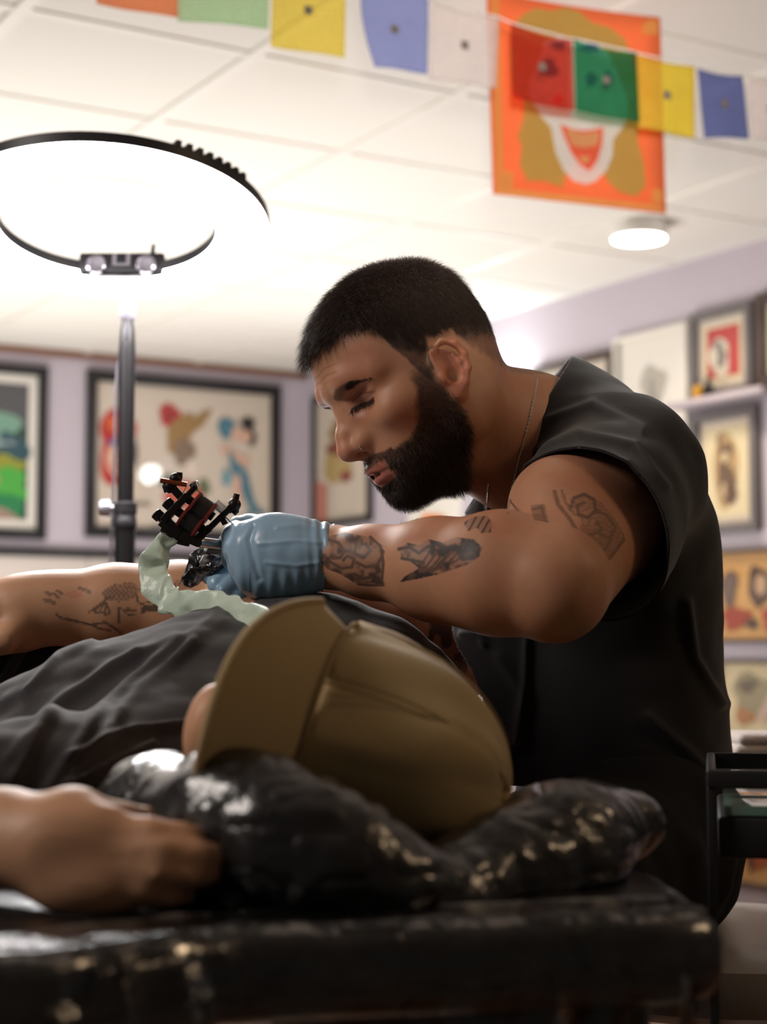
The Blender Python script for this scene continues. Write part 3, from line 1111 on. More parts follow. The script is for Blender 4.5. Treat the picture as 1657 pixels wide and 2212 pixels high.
bc = [bp(128, -55), bp(1075, 95), bp(1107, 1165), bp(163, 1058)]
M_orange = cloth_mat('orange_print_cloth', srgb(255, 150, 98), frac=.02, tr=.5)
M_olive = cloth_mat('olive_print', srgb(200, 178, 96), frac=.02)
M_ochre = cloth_mat('ochre_print', srgb(240, 175, 100), frac=.02)
M_whitep = cloth_mat('white_print', srgb(238, 240, 236), frac=.02)
M_redp = cloth_mat('red_print', srgb(245, 112, 84), frac=.02)
M_cream = cloth_mat('cream_print', srgb(232, 176, 122), frac=.02)
M_bluep = cloth_mat('blue_print', srgb(96, 120, 170), frac=.02)
ban = grid_cloth('hanging_banner', M_orange, bc, n=8, wave=0.0005, seed=3)
tag(ban, 'orange cloth banner printed with a grinning white mask, hanging from the ceiling', 'banner')
layers = [
    (M_ochre, [(150, -20), (200, -12), (225, 1030), (180, 1050)]), (M_ochre, [(190, 1020), (1080, 1120), (1095, 1150), (185, 1055)]), (M_ochre, [(1010, 110), (1060, 110), (1062, 190), (985, 190), (970, 140)]), (M_ochre, [(190, 925), (280, 935), (275, 1030), (190, 1020)]), (M_ochre, [(1030, 1030), (1085, 1030), (1090, 1110), (1030, 1105)]),
    (M_olive, [(320, 85), (390, 45), (480, 60), (560, 40), (640, 70), (700, 120), (800, 150), (880, 210), (910, 290), (955, 420), (965, 640), (950, 760), (985, 880), (995, 1020), (940, 1070), (850, 1045), (790, 990), (760, 930), (690, 840), (640, 840), (560, 960), (540, 1020), (440, 985), (350, 985), (310, 900), (320, 800), (300, 740), (330, 640), (330, 540), (270, 500), (255, 330), (260, 150)]),
    (M_whitep, [(440, 230), (520, 200), (600, 225), (700, 225), (790, 280), (830, 380), (880, 500), (900, 560), (885, 680), (850, 720), (820, 760), (815, 850), (780, 930), (720, 990), (670, 1005), (600, 985), (545, 920), (505, 830), (480, 690), (430, 640), (390, 570), (350, 500), (380, 400), (420, 330)]),
    (M_bluep, blob(470, 370, 48, 55, wob=.25, seed=2)), (M_bluep, blob(700, 430, 30, 40, wob=.2, seed=3)), (M_bluep, blob(790, 430, 26, 50, wob=.2, seed=4)), (M_bluep, blob(520, 245, 50, 22, wob=.3, seed=5)), (M_bluep, blob(690, 260, 60, 26, wob=.3, seed=6)),
    (M_redp, [(530, 675), (600, 705), (660, 712), (720, 705), (765, 690), (760, 780), (735, 870), (690, 930), (640, 900), (590, 830), (555, 750)]),
    (M_cream, [(560, 700), (650, 725), (745, 715), (735, 790), (660, 805), (590, 790)]), (M_cream, [(630, 850), (690, 850), (680, 890), (650, 890)]),
    (M_redp, blob(520, 545, 28, 34, wob=.1)), (M_whitep, [(575, 230), (615, 232), (625, 600), (570, 600)])]
vs, fs, mi, ms = [], [], [], []
for k, (m_, poly) in enumerate(layers):
    if m_ not in ms:
        ms.append(m_)
    st = len(vs)
    for x, y in poly:
        vs.append(tuple(bp(x, y, k + 4)))
    fs.append(tuple(range(st, st + len(poly))))
    mi.append(ms.index(m_))
mk('printed_mask', np.array(vs), fs, None, ban, smooth=False, mats=ms, fmat=mi)
# ------------------------------------------------------------------ people: shared materials
def skin_mat(name):
    m = mat(name, (0.5, 0.28, 0.18), 0.48, spec=0.35, sss=0.12, attr='Col', noise=0.10, noise_scale=90, bump=0.12, bump_scale=900, bump_dist=0.0006)
    return m


M_skin = skin_mat('tanned_skin')
M_tee = mat('black_jersey', srgb(23, 21, 24), 0.85, spec=0.25, sheen=0.25, bump=0.25, bump_scale=700, bump_dist=0.0006, noise=.08, noise_scale=30)
M_teec = mat('charcoal_jersey', srgb(40, 37, 41), 0.85, spec=0.25, sheen=0.25, bump=0.25, bump_scale=600, bump_dist=0.0008, noise=.1, noise_scale=30)
M_trs = mat('black_denim', srgb(20, 19, 21), 0.85, spec=0.2, bump=0.3, bump_scale=500, bump_dist=0.0008)
M_hair = mat('dark_brown_hair', srgb(66, 50, 41), 0.42, spec=0.5)
M_glove = mat('blue_nitrile', srgb(150, 182, 208), 0.33, spec=0.5, sss=0.05, bump=0.35, bump_scale=60, bump_dist=0.002, stretch=(1, 1, .35), noise=.05, noise_scale=40)
M_gold = mat('silver_chain', srgb(214, 204, 188), 0.3, metal=0.35)
M_eye = mat('eye_white', srgb(215, 205, 200), 0.15, coat=.5)
SK = np.array(srgb(196, 142, 110))
SKP = np.array(srgb(206, 132, 108))

# ------------------------------------------------------------------ the tattooing man
artist = empty('person', (0.42, 1.68, 0.70), 'bearded man in a black t-shirt and blue gloves leaning in and holding a tattoo machine', 'person')
TAU, PSI = math.radians(33), math.radians(22)
f0 = (-math.cos(TAU), 0.0, -math.sin(TAU))
u0 = (-math.sin(TAU), 0.0, math.cos(TAU))
Hf = (CV(*f0) * math.cos(PSI) + CV(0, -1, 0) * math.sin(PSI)).normalized()
Hu = CV(*u0).normalized()
Hl = Hu.cross(Hf).normalized()
HO = P(905, 800, 1.55)
HR = np.array([tuple(Hf), tuple(Hl), tuple(Hu)], np.float32)
HOn = np.array(HO, np.float32)


def H(f, l, u):
    return HOn + f * HR[0] + l * HR[1] + u * HR[2]


def toH(V):
    return (np.asarray(V) - HOn) @ HR.T


# arm landmarks (near arm = his left)
shL = P(1348, 1025, 1.555)
elL = P(1195, 1262, 1.325)
wrL = P(712, 1203, 1.45)
shR = P(1235, 1030, 1.86)
elR = P(1010, 1415, 1.74)
wrR = P(640, 1300, 1.57)
nk0, nk1 = P(965, 880, 1.565), P(1150, 955, 1.62)

xs = axis(-0.20, 0.62, 0.0034, -0.09, 0.12, 0.0013)
ys = axis(1.22, 1.98, 0.0040, 1.27, 1.66, 0.0015)
zs = axis(0.66, 1.34, 0.0036, 0.98, 1.34, 0.0014)
B = SDF(xs, ys, zs)
# cranium
B.ell(H(.0075, 0, .020), (.0775, .072, .081), HR, .01)
B.ell(H(.034, 0, .032), (.047, .060, .044), HR, .02)
B.ell(H(-.024, 0, .024), (.048, .064, .062), HR, .02)
B.ell(H(-.028, 0, -.010), (.040, .052, .040), HR, .02)
# face block
B.ell(H(.038, 0, -.028), (.0500, .057, .056), HR, .015)
for s_ in (1, -1):
    B.ell(H(.012, .049 * s_, -.028), (.046, .022, .046), HR, .02)
    B.ell(H(.056, .046 * s_, -.020), (.022, .017, .015), HR, .018)          # cheekbone
    B.cone(H(.015, .051 * s_, -.060), H(.066, .016 * s_, -.080), .0145, .015, .02)   # jaw
    B.cone(H(.014, .055 * s_, -.025), H(.015, .051 * s_, -.060), .016, .015, .02)
    B.ell(H(.052, .030 * s_, -.056), (.026, .018, .024), HR, .018)          # cheek beside the mouth
B.ell(H(.070, 0, -.077), (.0165, .020, .016), HR, .014)                      # chin
B.ell(H(.038, 0, -.066), (.040, .042, .020), HR, .02)
B.ell(H(.066, 0, -.052), (.024, .028, .022), HR, .014)                       # muzzle
# brow ridge, sockets, lidded eyes
for s_ in (1, -1):
    B.cone(H(.0795, .006 * s_, .022), H(.076, .026 * s_, .0235), .0085, .0085, .012)
    B.cone(H(.076, .026 * s_, .0235), H(.059, .049 * s_, .016), .0085, .008, .014)
    B.ell(H(.0825, .030 * s_, .0045), (.016, .017, .0105), HR, .010, 's')     # socket
    B.ell(H(.0815, .012 * s_, .000), (.012, .008, .010), HR, .008, 's')
    B.ell(H(.0605, .0315 * s_, .004), (.0135, .0140, .0128), HR, .004)      # lidded eyeball
    B.cone(H(.0725, .018 * s_, .0055), H(.0675, .045 * s_, .005), .0034, .0030, .004)   # upper lid fold
    B.cone(H(.0705, .020 * s_, -.0065), H(.0660, .044 * s_, -.0055), .0032, .003, .006)    # lower lid
# nose
B.cone(H(.0815, 0, .006), H(.0955, 0, -.016), .0070, .0078, .010)
B.cone(H(.0955, 0, -.016), H(.0995, 0, -.0275), .0078, .0096, .007)
B.ell(H(.1000, 0, -.0280), (.0102, .0105, .0088), HR, .006)
for s_ in (1, -1):
    B.ell(H(.087, .0125 * s_, -.0295), (.0115, .0070, .0078), HR, .006)
    B.cone(H(.079, .010 * s_, .002), H(.083, .014 * s_, -.024), .007, .0075, .012)
    B.ell(H(.0925, .0068 * s_, -.0375), (.0062, .0034, .0042), HR, .003, 's')
    B.cone(H(.0775, .0200 * s_, -.0240), H(.0740, .0225 * s_, -.0380), .0018, .0015, .006, 's')
B.cone(H(.097, 0, -.034), H(.089, 0, -.040), .0042, .005, .005)
# lips (slightly parted)
for s_ in (1, -1):
    B.cone(H(.0925, .0035 * s_, -.0535), H(.0865, .013 * s_, -.0545), .0050, .0046, .005)
    B.cone(H(.0865, .013 * s_, -.0545), H(.0765, .0245 * s_, -.0580), .0044, .0026, .006)
    B.cone(H(.0885, .000 * s_, -.0655), H(.0840, .012 * s_, -.0645), .0056, .0050, .006)
    B.cone(H(.0840, .012 * s_, -.0645), H(.0765, .0235 * s_, -.0590), .0048, .0026, .006)
    B.cone(H(.096, 0, -.0592), H(.086, .014 * s_, -.0592), .0020, .0019, .003, 's')
    B.cone(H(.086, .014 * s_, -.0592), H(.079, .0225 * s_, -.0590), .0018, .0006, .003, 's')
B.cone(H(.090, -.014, -.0745), H(.090, .014, -.0745), .0042, .0042, .008, 's')
# ears
for s_ in (1, -1):
    eo = lambda f, l, u: H(.0085 + .84 * (f - .003), (.0705 + l) * s_, -.0185 + .84 * (u + .010))
    rim = [(.018, .002, .004), (.012, .008, .016), (.001, .012, .0185), (-.010, .014, .010), (-.0125, .014, -.004), (-.008, .0125, -.018), (.002, .009, -.030), (.011, .005, -.037)]
    B.ell(eo(.006, .004, -.010), (.0135, .0060, .020), HR, .005)
    for a_, b_ in zip(rim[:-1], rim[1:]):
        B.cone(eo(*a_), eo(*b_), .0030, .0030, .004)
    B.ell(eo(.011, .0055, -.034), (.0068, .0042, .0080), HR, .005)
    B.ell(eo(.004, .0135, -.004), (.0090, .0052, .0170), HR, .005, 's')
    ah = [(-.0035, .0100, .002), (-.0048, .0105, -.008), (-.002, .0095, -.019), (.006, .008, -.026)]
    for a_, b_ in zip(ah[:-1], ah[1:]):
        B.cone(eo(*a_), eo(*b_), .0018, .0018, .004)
    B.ell(eo(.018, .006, -.014), (.0036, .0042, .0055), HR, .003)
    B.ell(eo(.008, .010, -.016), (.0065, .0065, .0068), HR, .003, 's')
# neck and trunk
B.cone(H(-.006, 0, -.040), nk1, .052, .056, .02)
B.cone(H(.010, 0, -.075), P(1120, 985, 1.60), .036, .052, .025)
B.cone(H(-.01, .045, -.05), P(1120, 1000, 1.575), .016, .018, .02)       # neck muscle, near side
B.cone(nk1, P(1300, 1070, 1.68), .056, .08, .04)
B.ell(P(1300, 1200, 1.71), (.090, .13, .14), None, .04)
B.ell(P(1325, 1480, 1.72), (.088, .125, .18), None, .04)
B.ell(P(1345, 1780, 1.70), (.085, .13, .10), None, .05)
# near arm
fore = [elL, elL.lerp(wrL, .22), elL.lerp(wrL, .5), elL.lerp(wrL, .8), wrL]
fore[1] += CV(0, -.006, .006)
fore[2] += CV(0, 0, .002)
B.chain([shL, shL.lerp(elL, .45), elL], [.060, .055, .043], .02)
B.ell(shL.lerp(elL, .55) + CV(-.028, 0, .022), (.036, .06, .036), None, .03)
B.chain(fore, [.041, .0455, .039, .029, .0255], .012)
B.cone(fore[1] + CV(-.005, -.004, -.012), fore[2] + CV(0, -.004, -.008), .034, .030, .02)
B.ell(P(1205, 1300, 1.315), (.022, .024, .020), None, .02)          # elbow point
# far arm
B.chain([shR, shR.lerp(elR, .5), elR], [.042, .044, .040], .02)
B.chain([elR, elR.lerp(wrR, .25), elR.lerp(wrR, .55), wrR], [.038, .042, .035, .026], .012)
# hands inside the gloves (plain, covered)
kn = P(535, 1195, 1.47)
B.chain([wrL, P(640, 1200, 1.455), P(600, 1198, 1.458)], [.024, .022, .018], .012)
knR = P(575, 1275, 1.545)
B.chain([wrR, P(600, 1278, 1.555)], [.022, .020], .012)
V, Q = B.mesh()
V = laplace(V, Q, 1, .4)
V, Q = subdivide(V, Q)
N = vnormals(V, Q)
h = toH(V)
print('artist body verts', len(V))

# colouring: skin, lips, stubble shade, brows, painted crease shadows; then ink
px_, py_ = project(V)
Ccol = np.tile(SK, (len(V), 1)).astype(np.float64)
inhead = (np.abs(h[:, 0]) < .14) & (np.abs(h[:, 1]) < .11) & (h[:, 2] > -.13) & (h[:, 2] < .13)
f_, l_, z_ = h[:, 0], np.abs(h[:, 1]), h[:, 2]


def blendc(C, c, w):
    w = np.clip(w, 0, 1)[:, None]
    return C * (1 - w) + np.array(c) * w


nz = vnoise(h, 260, 3) - .5
nz2 = vnoise(h, 90, 5) - .5
lipw = inhead * sstep(.0075, .0045, np.abs(z_ + .0592 + .004 * sstep(.0, .02, l_) * -0.2)) * sstep(.026, .021, l_) * sstep(.070, .076, f_)
lipw = np.where(z_ < -.0592, inhead * sstep(-.0715, -.0690, z_) * sstep(.024, .019, l_) * sstep(.070, .076, f_), inhead * sstep(-.0500, -.0525, z_) * sstep(.0255, .0215, l_) * sstep(.070, .076, f_))
Ccol = blendc(Ccol, srgb(178, 104, 94), lipw * .85)
Ccol = blendc(Ccol, srgb(64, 28, 26), inhead * sstep(.0022, .0008, np.abs(z_ + .0592)) * sstep(.024, .020, l_) * sstep(.07, .075, f_))
noset = inhead * sstep(.018, .008, np.sqrt((f_ - .101) ** 2 + l_ ** 2 + (z_ + .028) ** 2))
Ccol = blendc(Ccol, SKP, noset * .5)
Ccol = blendc(Ccol, srgb(188, 118, 92), .45 * sstep(.35, .8, vnoise(V, 45, 77)))
for zf, am in ((.036, .5), (.042, .4), (.0305, .3)):
    Ccol = blendc(Ccol, srgb(150, 98, 76), inhead * am * (f_ > .06) * (l_ < .034) * sstep(.0010, .0004, np.abs(z_ - zf - .0018 * np.sin(l_ * 120))))  # forehead creases: their shade painted as thin darker lines
earw = inhead * sstep(.0758, .0785, l_) * (f_ < .03) * (f_ > -.012) * sstep(.006, .002, z_)
Ccol = blendc(Ccol, srgb(204, 124, 98), earw * .6)


def hair_w(h):
    """0..1 scalp hair amount and length (faded sides and nape, sideburn running into the beard)"""
    f, l, z = h[:, 0], np.abs(h[:, 1]), h[:, 2]
    zl = np.interp(f, [-.12, -.075, -.040, -.022, -.012, .012, .022, .030, .036, .041, .045, .060, .075, .2],
                   [-.068, -.050, -.030, -.012, .008, .012, -.010, -.020, .004, .022, .044, .053, .056, .056])
    zl = zl + .007 * (vnoise(h, 210, 17) - .5) + .005 * (vnoise(h, 80, 18) - .5)
    m = sstep(-.005, .006, z - zl)
    fade = np.interp(f, [-.09, -.03, .02, .045, .06], [-.010, .000, .008, .028, .046])
    ln = sstep(-.022, .034, z - fade) * sstep(0, .012, z - zl)
    ln = np.maximum(ln, .22 * (f > .010) * (f < .042) * m)
    return m, ln


def beard_w(h):
    f, l, z = h[:, 0], np.abs(h[:, 1]), h[:, 2]
    jit = .003 * (vnoise(h, 170, 9) - .5)
    edge = jit + np.interp(z, [-.11, -.075, -.055, -.040, -.019, .0, .012], [.12, .10, .069, .057, .046, .040, .038])
    side = sstep(.004, -.004, f - edge) * sstep(.030, .040, l)
    back = sstep(-.003, .005, f - np.interp(z, [-.11, -.09, -.07, -.05, -.03, .01], [.040, .026, .021, .020, .024, .028]))
    low = sstep(.008, -.008, z + .004)
    b1 = side * back * low
    chin = sstep(-.0715, -.0745, z) * sstep(.02, .035, f) * 1.0
    chin = np.where((z > -.0780) & (l < .016) & (f > .07) & (l > .006), chin * .15, chin)
    must = sstep(-.0405, -.0435, z + .004 * sstep(.010, .030, l) + .002 * sstep(.004, 0, l)) * sstep(-.0540, -.0505, z + .012 * sstep(.012, .03, l)) * sstep(.055, .063, f) * (l < .036)
    corner = sstep(-.046, -.052, z) * sstep(.0235, .029, l) * sstep(.05, .06, f)
    under = sstep(.01, .02, f) * sstep(-.062, -.075, z) * sstep(-.125, -.11, z)
    return np.clip(np.maximum.reduce([b1, chin, must, corner, under * back]), 0, 1) * (z < .0)


hm, hl = hair_w(h)
hm = hm * inhead * (earw < .3)
bm_ = beard_w(h) * inhead * (1 - lipw)
Ccol = blendc(Ccol, srgb(58, 42, 36), hm * (.52 + .46 * sstep(.0, .45, hl)) * (1 + .3 * nz))
Ccol = blendc(Ccol, srgb(56, 40, 33), bm_ * .80)
# brows and lash line
def poly_d(pts, l, z):
    dm = np.full(len(l), 1.0)
    for (a0, a1), (b0, b1) in zip(pts[:-1], pts[1:]):
        ex, ez = b0 - a0, b1 - a1
        t = np.clip(((l - a0) * ex + (z - a1) * ez) / (ex * ex + ez * ez), 0, 1)
        dm = np.minimum(dm, np.hypot(l - a0 - t * ex, z - a1 - t * ez))
    return dm


BROW = [(.0135, .0160), (.024, .0192), (.038, .0192), (.050, .0135)]
LASH = [(.0185, .0002), (.0250, -.0018), (.0340, -.0030), (.0440, -.0030)]
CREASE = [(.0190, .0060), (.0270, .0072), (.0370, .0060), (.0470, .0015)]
front = inhead * (f_ > .05)
db_ = poly_d(BROW, l_, z_)
Ccol = blendc(Ccol, srgb(60, 44, 36), front * .6 * sstep(1.0, .45, db_ / np.interp(l_, [.012, .022, .040, .051], [.0044, .0044, .0030, .0012])))
dl_ = poly_d(LASH, l_, z_)
Ccol = blendc(Ccol, srgb(42, 28, 24), front * .92 * sstep(.0020, .0009, dl_))
Ccol = blendc(Ccol, srgb(140, 88, 70), front * .6 * sstep(.0014, .0004, poly_d(CREASE, l_, z_)))  # shade of the upper lid crease, painted into the skin colour
Ccol = blendc(Ccol, srgb(176, 116, 92), front * .5 * sstep(.008, .002, poly_d([(.020, -.0070), (.033, -.0080), (.045, -.004)], l_, z_)))


# tattoos: coordinates along a limb, laid out by where they sit on the arm
def limb_uv(V, a, b, side):
    a, b, side = np.array(a), np.array(b), np.array(side)
    ax = (b - a)
    L = np.linalg.norm(ax)
    ax = ax / L
    sd = side - ax * (side @ ax)
    sd /= np.linalg.norm(sd)
    od = np.cross(ax, sd)
    r = V - a
    return (r @ ax) / L, np.arctan2(r @ od, r @ sd), np.linalg.norm(r - (r @ ax)[:, None] * ax, axis=1)


INKC = srgb(40, 37, 39)
ink_w = np.zeros(len(V))
up_ = CV(0, 0, 1)
ua, va, ra = limb_uv(V, wrL, elL, CV(0, -1, 0))          # v=0 faces the camera, + / - is up or down
sgn = np.sign(np.dot(np.cross(np.array((elL - wrL).normalized()), np.array(CV(0, -1, 0))), np.array(up_)))
va = va * sgn                                             # +v = up
onarm = (ra < .075) & (py_ > 1040) & (py_ < 1420) & (px_ < 1180) & (V[:, 1] < 1.56)
wv = vnoise(np.stack([ua * .26, va * .045, 0 * ua], 1), 70, 11)
wv2 = vnoise(np.stack([ua * .26, va * .045, 0 * ua + 3], 1), 170, 12)


def region(u, v, cu, cv, ru, rv, rot=0.0):
    du, dv = u - cu, v - cv
    c, s_ = math.cos(rot), math.sin(rot)
    return np.sqrt(((du * c + dv * s_ * .2) / ru) ** 2 + ((dv * c - du * s_ * 5) / rv) ** 2)


def inpoly(pts):
    x, y = px_, py_
    c = np.zeros(len(V), bool)
    n_ = len(pts)
    for a in range(n_):
        (xa, ya), (xb, yb) = pts[a], pts[(a + 1) % n_]
        m = (ya > y) != (yb > y)
        c ^= m & (x < (xb - xa) * (y - ya) / (yb - ya + 1e-9) + xa)
    return c


def stroke(pts, w):
    dm = np.full(len(V), 1e9)
    for a_, b_ in zip(pts[:-1], pts[1:]):
        ex, ey = b_[0] - a_[0], b_[1] - a_[1]
        t = np.clip(((px_ - a_[0]) * ex + (py_ - a_[1]) * ey) / (ex * ex + ey * ey), 0, 1)
        dm = np.minimum(dm, np.hypot(px_ - a_[0] - t * ex, py_ - a_[1] - t * ey))
    return sstep(w * 1.35, w * .65, dm)


q_ = np.stack([px_ / 1000, py_ / 1000, 0 * px_], 1)
shade = .28 + .62 * sstep(.30, .70, .6 * vnoise(q_, 48, 61) + .4 * vnoise(q_, 120, 62))
# scrolls near the wrist
pw = inpoly([(692, 1168), (712, 1158), (745, 1150), (790, 1158), (815, 1172), (832, 1192), (822, 1225), (828, 1262), (800, 1260), (772, 1264), (752, 1250), (735, 1240), (708, 1230), (690, 1212)])
ink_w = np.maximum(ink_w, onarm * pw * (.10 + .75 * shade))
for pts, w in (([(700, 1200), (715, 1215), (738, 1228), (760, 1225), (765, 1208), (750, 1200), (742, 1210)], 4), ([(705, 1165), (730, 1172), (745, 1190), (735, 1205), (715, 1205)], 4), ([(755, 1160), (770, 1175), (765, 1195), (785, 1205), (800, 1190), (790, 1175)], 4.5),
               ([(770, 1215), (790, 1225), (815, 1222), (826, 1200)], 4), ([(765, 1240), (785, 1250), (810, 1245), (826, 1260)], 4.5), ([(800, 1160), (822, 1180), (828, 1215), (824, 1262)], 3.5), ([(775, 1262), (800, 1264), (828, 1264)], 3)):
    ink_w = np.maximum(ink_w, onarm * stroke(pts, w) * .70)
# winged shape along the middle of the forearm
pm = inpoly([(862, 1186), (880, 1172), (905, 1178), (925, 1164), (955, 1172), (985, 1160), (1015, 1164), (1036, 1176), (1036, 1200), (1020, 1216), (985, 1228), (950, 1240), (915, 1248), (862, 1258), (876, 1244), (905, 1228), (890, 1215), (868, 1206)])
ink_w = np.maximum(ink_w, onarm * pm * shade)
for k_ in range(6):
    ink_w = np.maximum(ink_w, onarm * stroke([(1020 - 18 * k_, 1180 + 2 * k_), (985 - 16 * k_, 1212 + 3 * k_), (930 - 8 * k_, 1236 + 2.5 * k_), (868, 1257)], 2.6) * pm * .72)
for pts, w in (([(862, 1186), (885, 1182), (905, 1195), (925, 1180), (945, 1190)], 4), ([(1000, 1176), (1020, 1172), (1032, 1186), (1022, 1202), (1000, 1205), (992, 1190)], 8), ([(868, 1206), (890, 1210), (915, 1215)], 3.5), ([(950, 1176), (965, 1200), (945, 1222)], 3)):
    ink_w = np.maximum(ink_w, onarm * stroke(pts, w) * .78)
pt_ = inpoly([(1002, 1128), (1025, 1116), (1052, 1114), (1064, 1128), (1060, 1150), (1040, 1152), (1030, 1140), (1010, 1148)])
ink_w = np.maximum(ink_w, onarm * pt_ * (.3 + .5 * (np.abs(np.sin(px_ / 5 + py_ / 9)) < .5)))
# upper arm: picture coordinates about the arm seen from his side
ub, vb, rb = limb_uv(V, elL, shL, CV(-.35, -1, .25))
onup = (rb < .085) & (ub > .05) & (ub < .85) & (px_ > 1130) & (V[:, 1] < 1.60) & (py_ < 1330)


def blobpx(cx, cy, rx, ry, rot=0):
    c, s_ = math.cos(rot), math.sin(rot)
    dx, dy = px_ - cx, py_ - cy
    return np.sqrt(((dx * c + dy * s_) / rx) ** 2 + ((-dx * s_ + dy * c) / ry) ** 2)


q = np.stack([px_ / 1000, py_ / 1000, 0 * px_], 1)
w1, w2 = vnoise(q, 38, 21), vnoise(q, 75, 22)
lines = np.abs(np.sin(26 * w1)) < .45
pp_ = inpoly([(1146, 1092), (1176, 1088), (1192, 1150), (1182, 1162), (1162, 1158)])
ink_w = np.maximum(ink_w, onup * pp_ * np.where(lines, .62, .36))
pb_ = inpoly([(1232, 1078), (1262, 1066), (1300, 1086), (1335, 1128), (1350, 1160), (1322, 1200), (1296, 1236), (1276, 1258), (1252, 1215), (1240, 1165), (1256, 1130)])
ink_w = np.maximum(ink_w, onup * pb_ * np.where(lines, .46, .20))
for pts, w, am in (([(1198, 1062), (1206, 1090), (1232, 1122), (1246, 1148)], 4.5, .5), ([(1214, 1060), (1222, 1086), (1242, 1112)], 3, .42), ([(1232, 1100), (1240, 1076), (1262, 1068), (1284, 1080), (1286, 1104), (1270, 1118), (1250, 1112), (1246, 1092), (1262, 1086)], 4, .6),
                   ([(1238, 1160), (1246, 1200), (1262, 1240), (1278, 1260)], 4.5, .55), ([(1250, 1165), (1262, 1205), (1280, 1240)], 3, .45), ([(1278, 1258), (1300, 1225), (1330, 1190), (1348, 1165)], 3.5, .5), ([(1262, 1160), (1290, 1150), (1320, 1165), (1305, 1190), (1280, 1195), (1268, 1178)], 3.5, .5),
                   ([(1286, 1104), (1310, 1112), (1330, 1140), (1318, 1160)], 3.5, .5), ([(1150, 1100), (1170, 1096), (1186, 1150)], 3, .6), ([(1290, 1125), (1300, 1145), (1286, 1150)], 3, .5)):
    ink_w = np.maximum(ink_w, onup * stroke(pts, w) * am)
# far forearm, dark sleeve near the elbow
uc, vc, rc = limb_uv(V, wrR, elR, CV(0, -1, 0))
onfar = (rc < .06) & (V[:, 1] > 1.56) & (px_ < 1010) & (py_ > 1280)
w3 = vnoise(np.stack([uc * .3, vc * .05, 0 * uc], 1), 80, 31)
ink_w = np.maximum(ink_w, onfar * (uc > .58) * (uc < .98) * np.where(w3 > .42, .8, .4))
Ccol = blendc(Ccol, INKC, np.clip(ink_w * 1.12, 0, .95))
Ccol = blendc(Ccol, srgb(150, 60, 50), onup * (blobpx(1280, 1215, 12, 20) < 1) * .4)
body = mk('body', V, Q, M_skin, artist, attr={'Col': Ccol})

# ------- hair, beard, brows, lashes (children: each one mesh of many thin strands)
rng = np.random.RandomState(7)
fa = np.cross(V[Q[:, 2]] - V[Q[:, 0]], V[Q[:, 3]] - V[Q[:, 1]])
area = np.linalg.norm(fa, axis=1)


def scatter(weight_v, count, seed):
    rs = np.random.RandomState(seed)
    w = area * weight_v[Q].mean(1)
    w = w / w.sum()
    idx = rs.choice(len(Q), count, p=w)
    a, b = rs.rand(count, 1), rs.rand(count, 1)
    q = Q[idx]
    p = (V[q[:, 0]] * (1 - a) + V[q[:, 1]] * a) * (1 - b) + (V[q[:, 3]] * (1 - a) + V[q[:, 2]] * a) * b
    n = N[q[:, 0]]
    return p, n, idx


def Hd(f, l, u):
    return f * HR[0] + l * HR[1] + u * HR[2]


# scalp
p, n, idx = scatter(hm * (.10 + hl), 52000, 1)
ph = toH(p)
_, ll = hair_w(ph)
topw = sstep(.030, .075, ph[:, 2])
frontw = sstep(.035, .085, ph[:, 0]) * sstep(.035, .06, ph[:, 2])
L = .0010 + .0075 * ll + .0055 * topw + .0065 * frontw
L *= (.55 + .8 * rng.rand(len(p))) * (.8 + .4 * vnoise(ph, 130, 8))
flow = Hd(.55, 0, -.22)[None, :] * (0.4 + 1.2 * frontw)[:, None] + Hd(-.05, 0, -.9)[None, :] * (1 - topw)[:, None] * .9
side = np.sign(ph[:, 1])[:, None] * HR[1][None, :] * .12
d = n * (.50 + .30 * topw - .2 * frontw)[:, None] + flow + side + rng.normal(scale=.17, size=p.shape)
strands('hair', p - n * .001, d, L, .00015, M_hair, artist, bend=Hd(.15, 0, -.45)[None, :] * np.ones((len(p), 1)), segs=2, seed=2)
# beard
p, n, idx = scatter(bm_ * (.25 + .75 * sstep(.01, -.03, h[:, 2])), 32000, 3)
ph = toH(p)
low = sstep(-.03, -.09, ph[:, 2])
mu = sstep(.07, .08, ph[:, 0]) * (ph[:, 2] > -.056)
L = (.0022 + .0080 * low) * (1 - .35 * mu) * (.65 + .6 * rng.rand(len(p)))
d = n * .55 + Hd(.18, 0, -.75)[None, :] * (.9 + .2 * low)[:, None] + np.sign(ph[:, 1])[:, None] * HR[1][None, :] * (.5 * mu)[:, None] + rng.normal(scale=.15, size=p.shape)
strands('beard', p - n * .0006, d, L, .00016, M_hair, artist, bend=Hd(-.15, 0, -.1)[None, :] * np.ones((len(p), 1)), segs=2, seed=4)
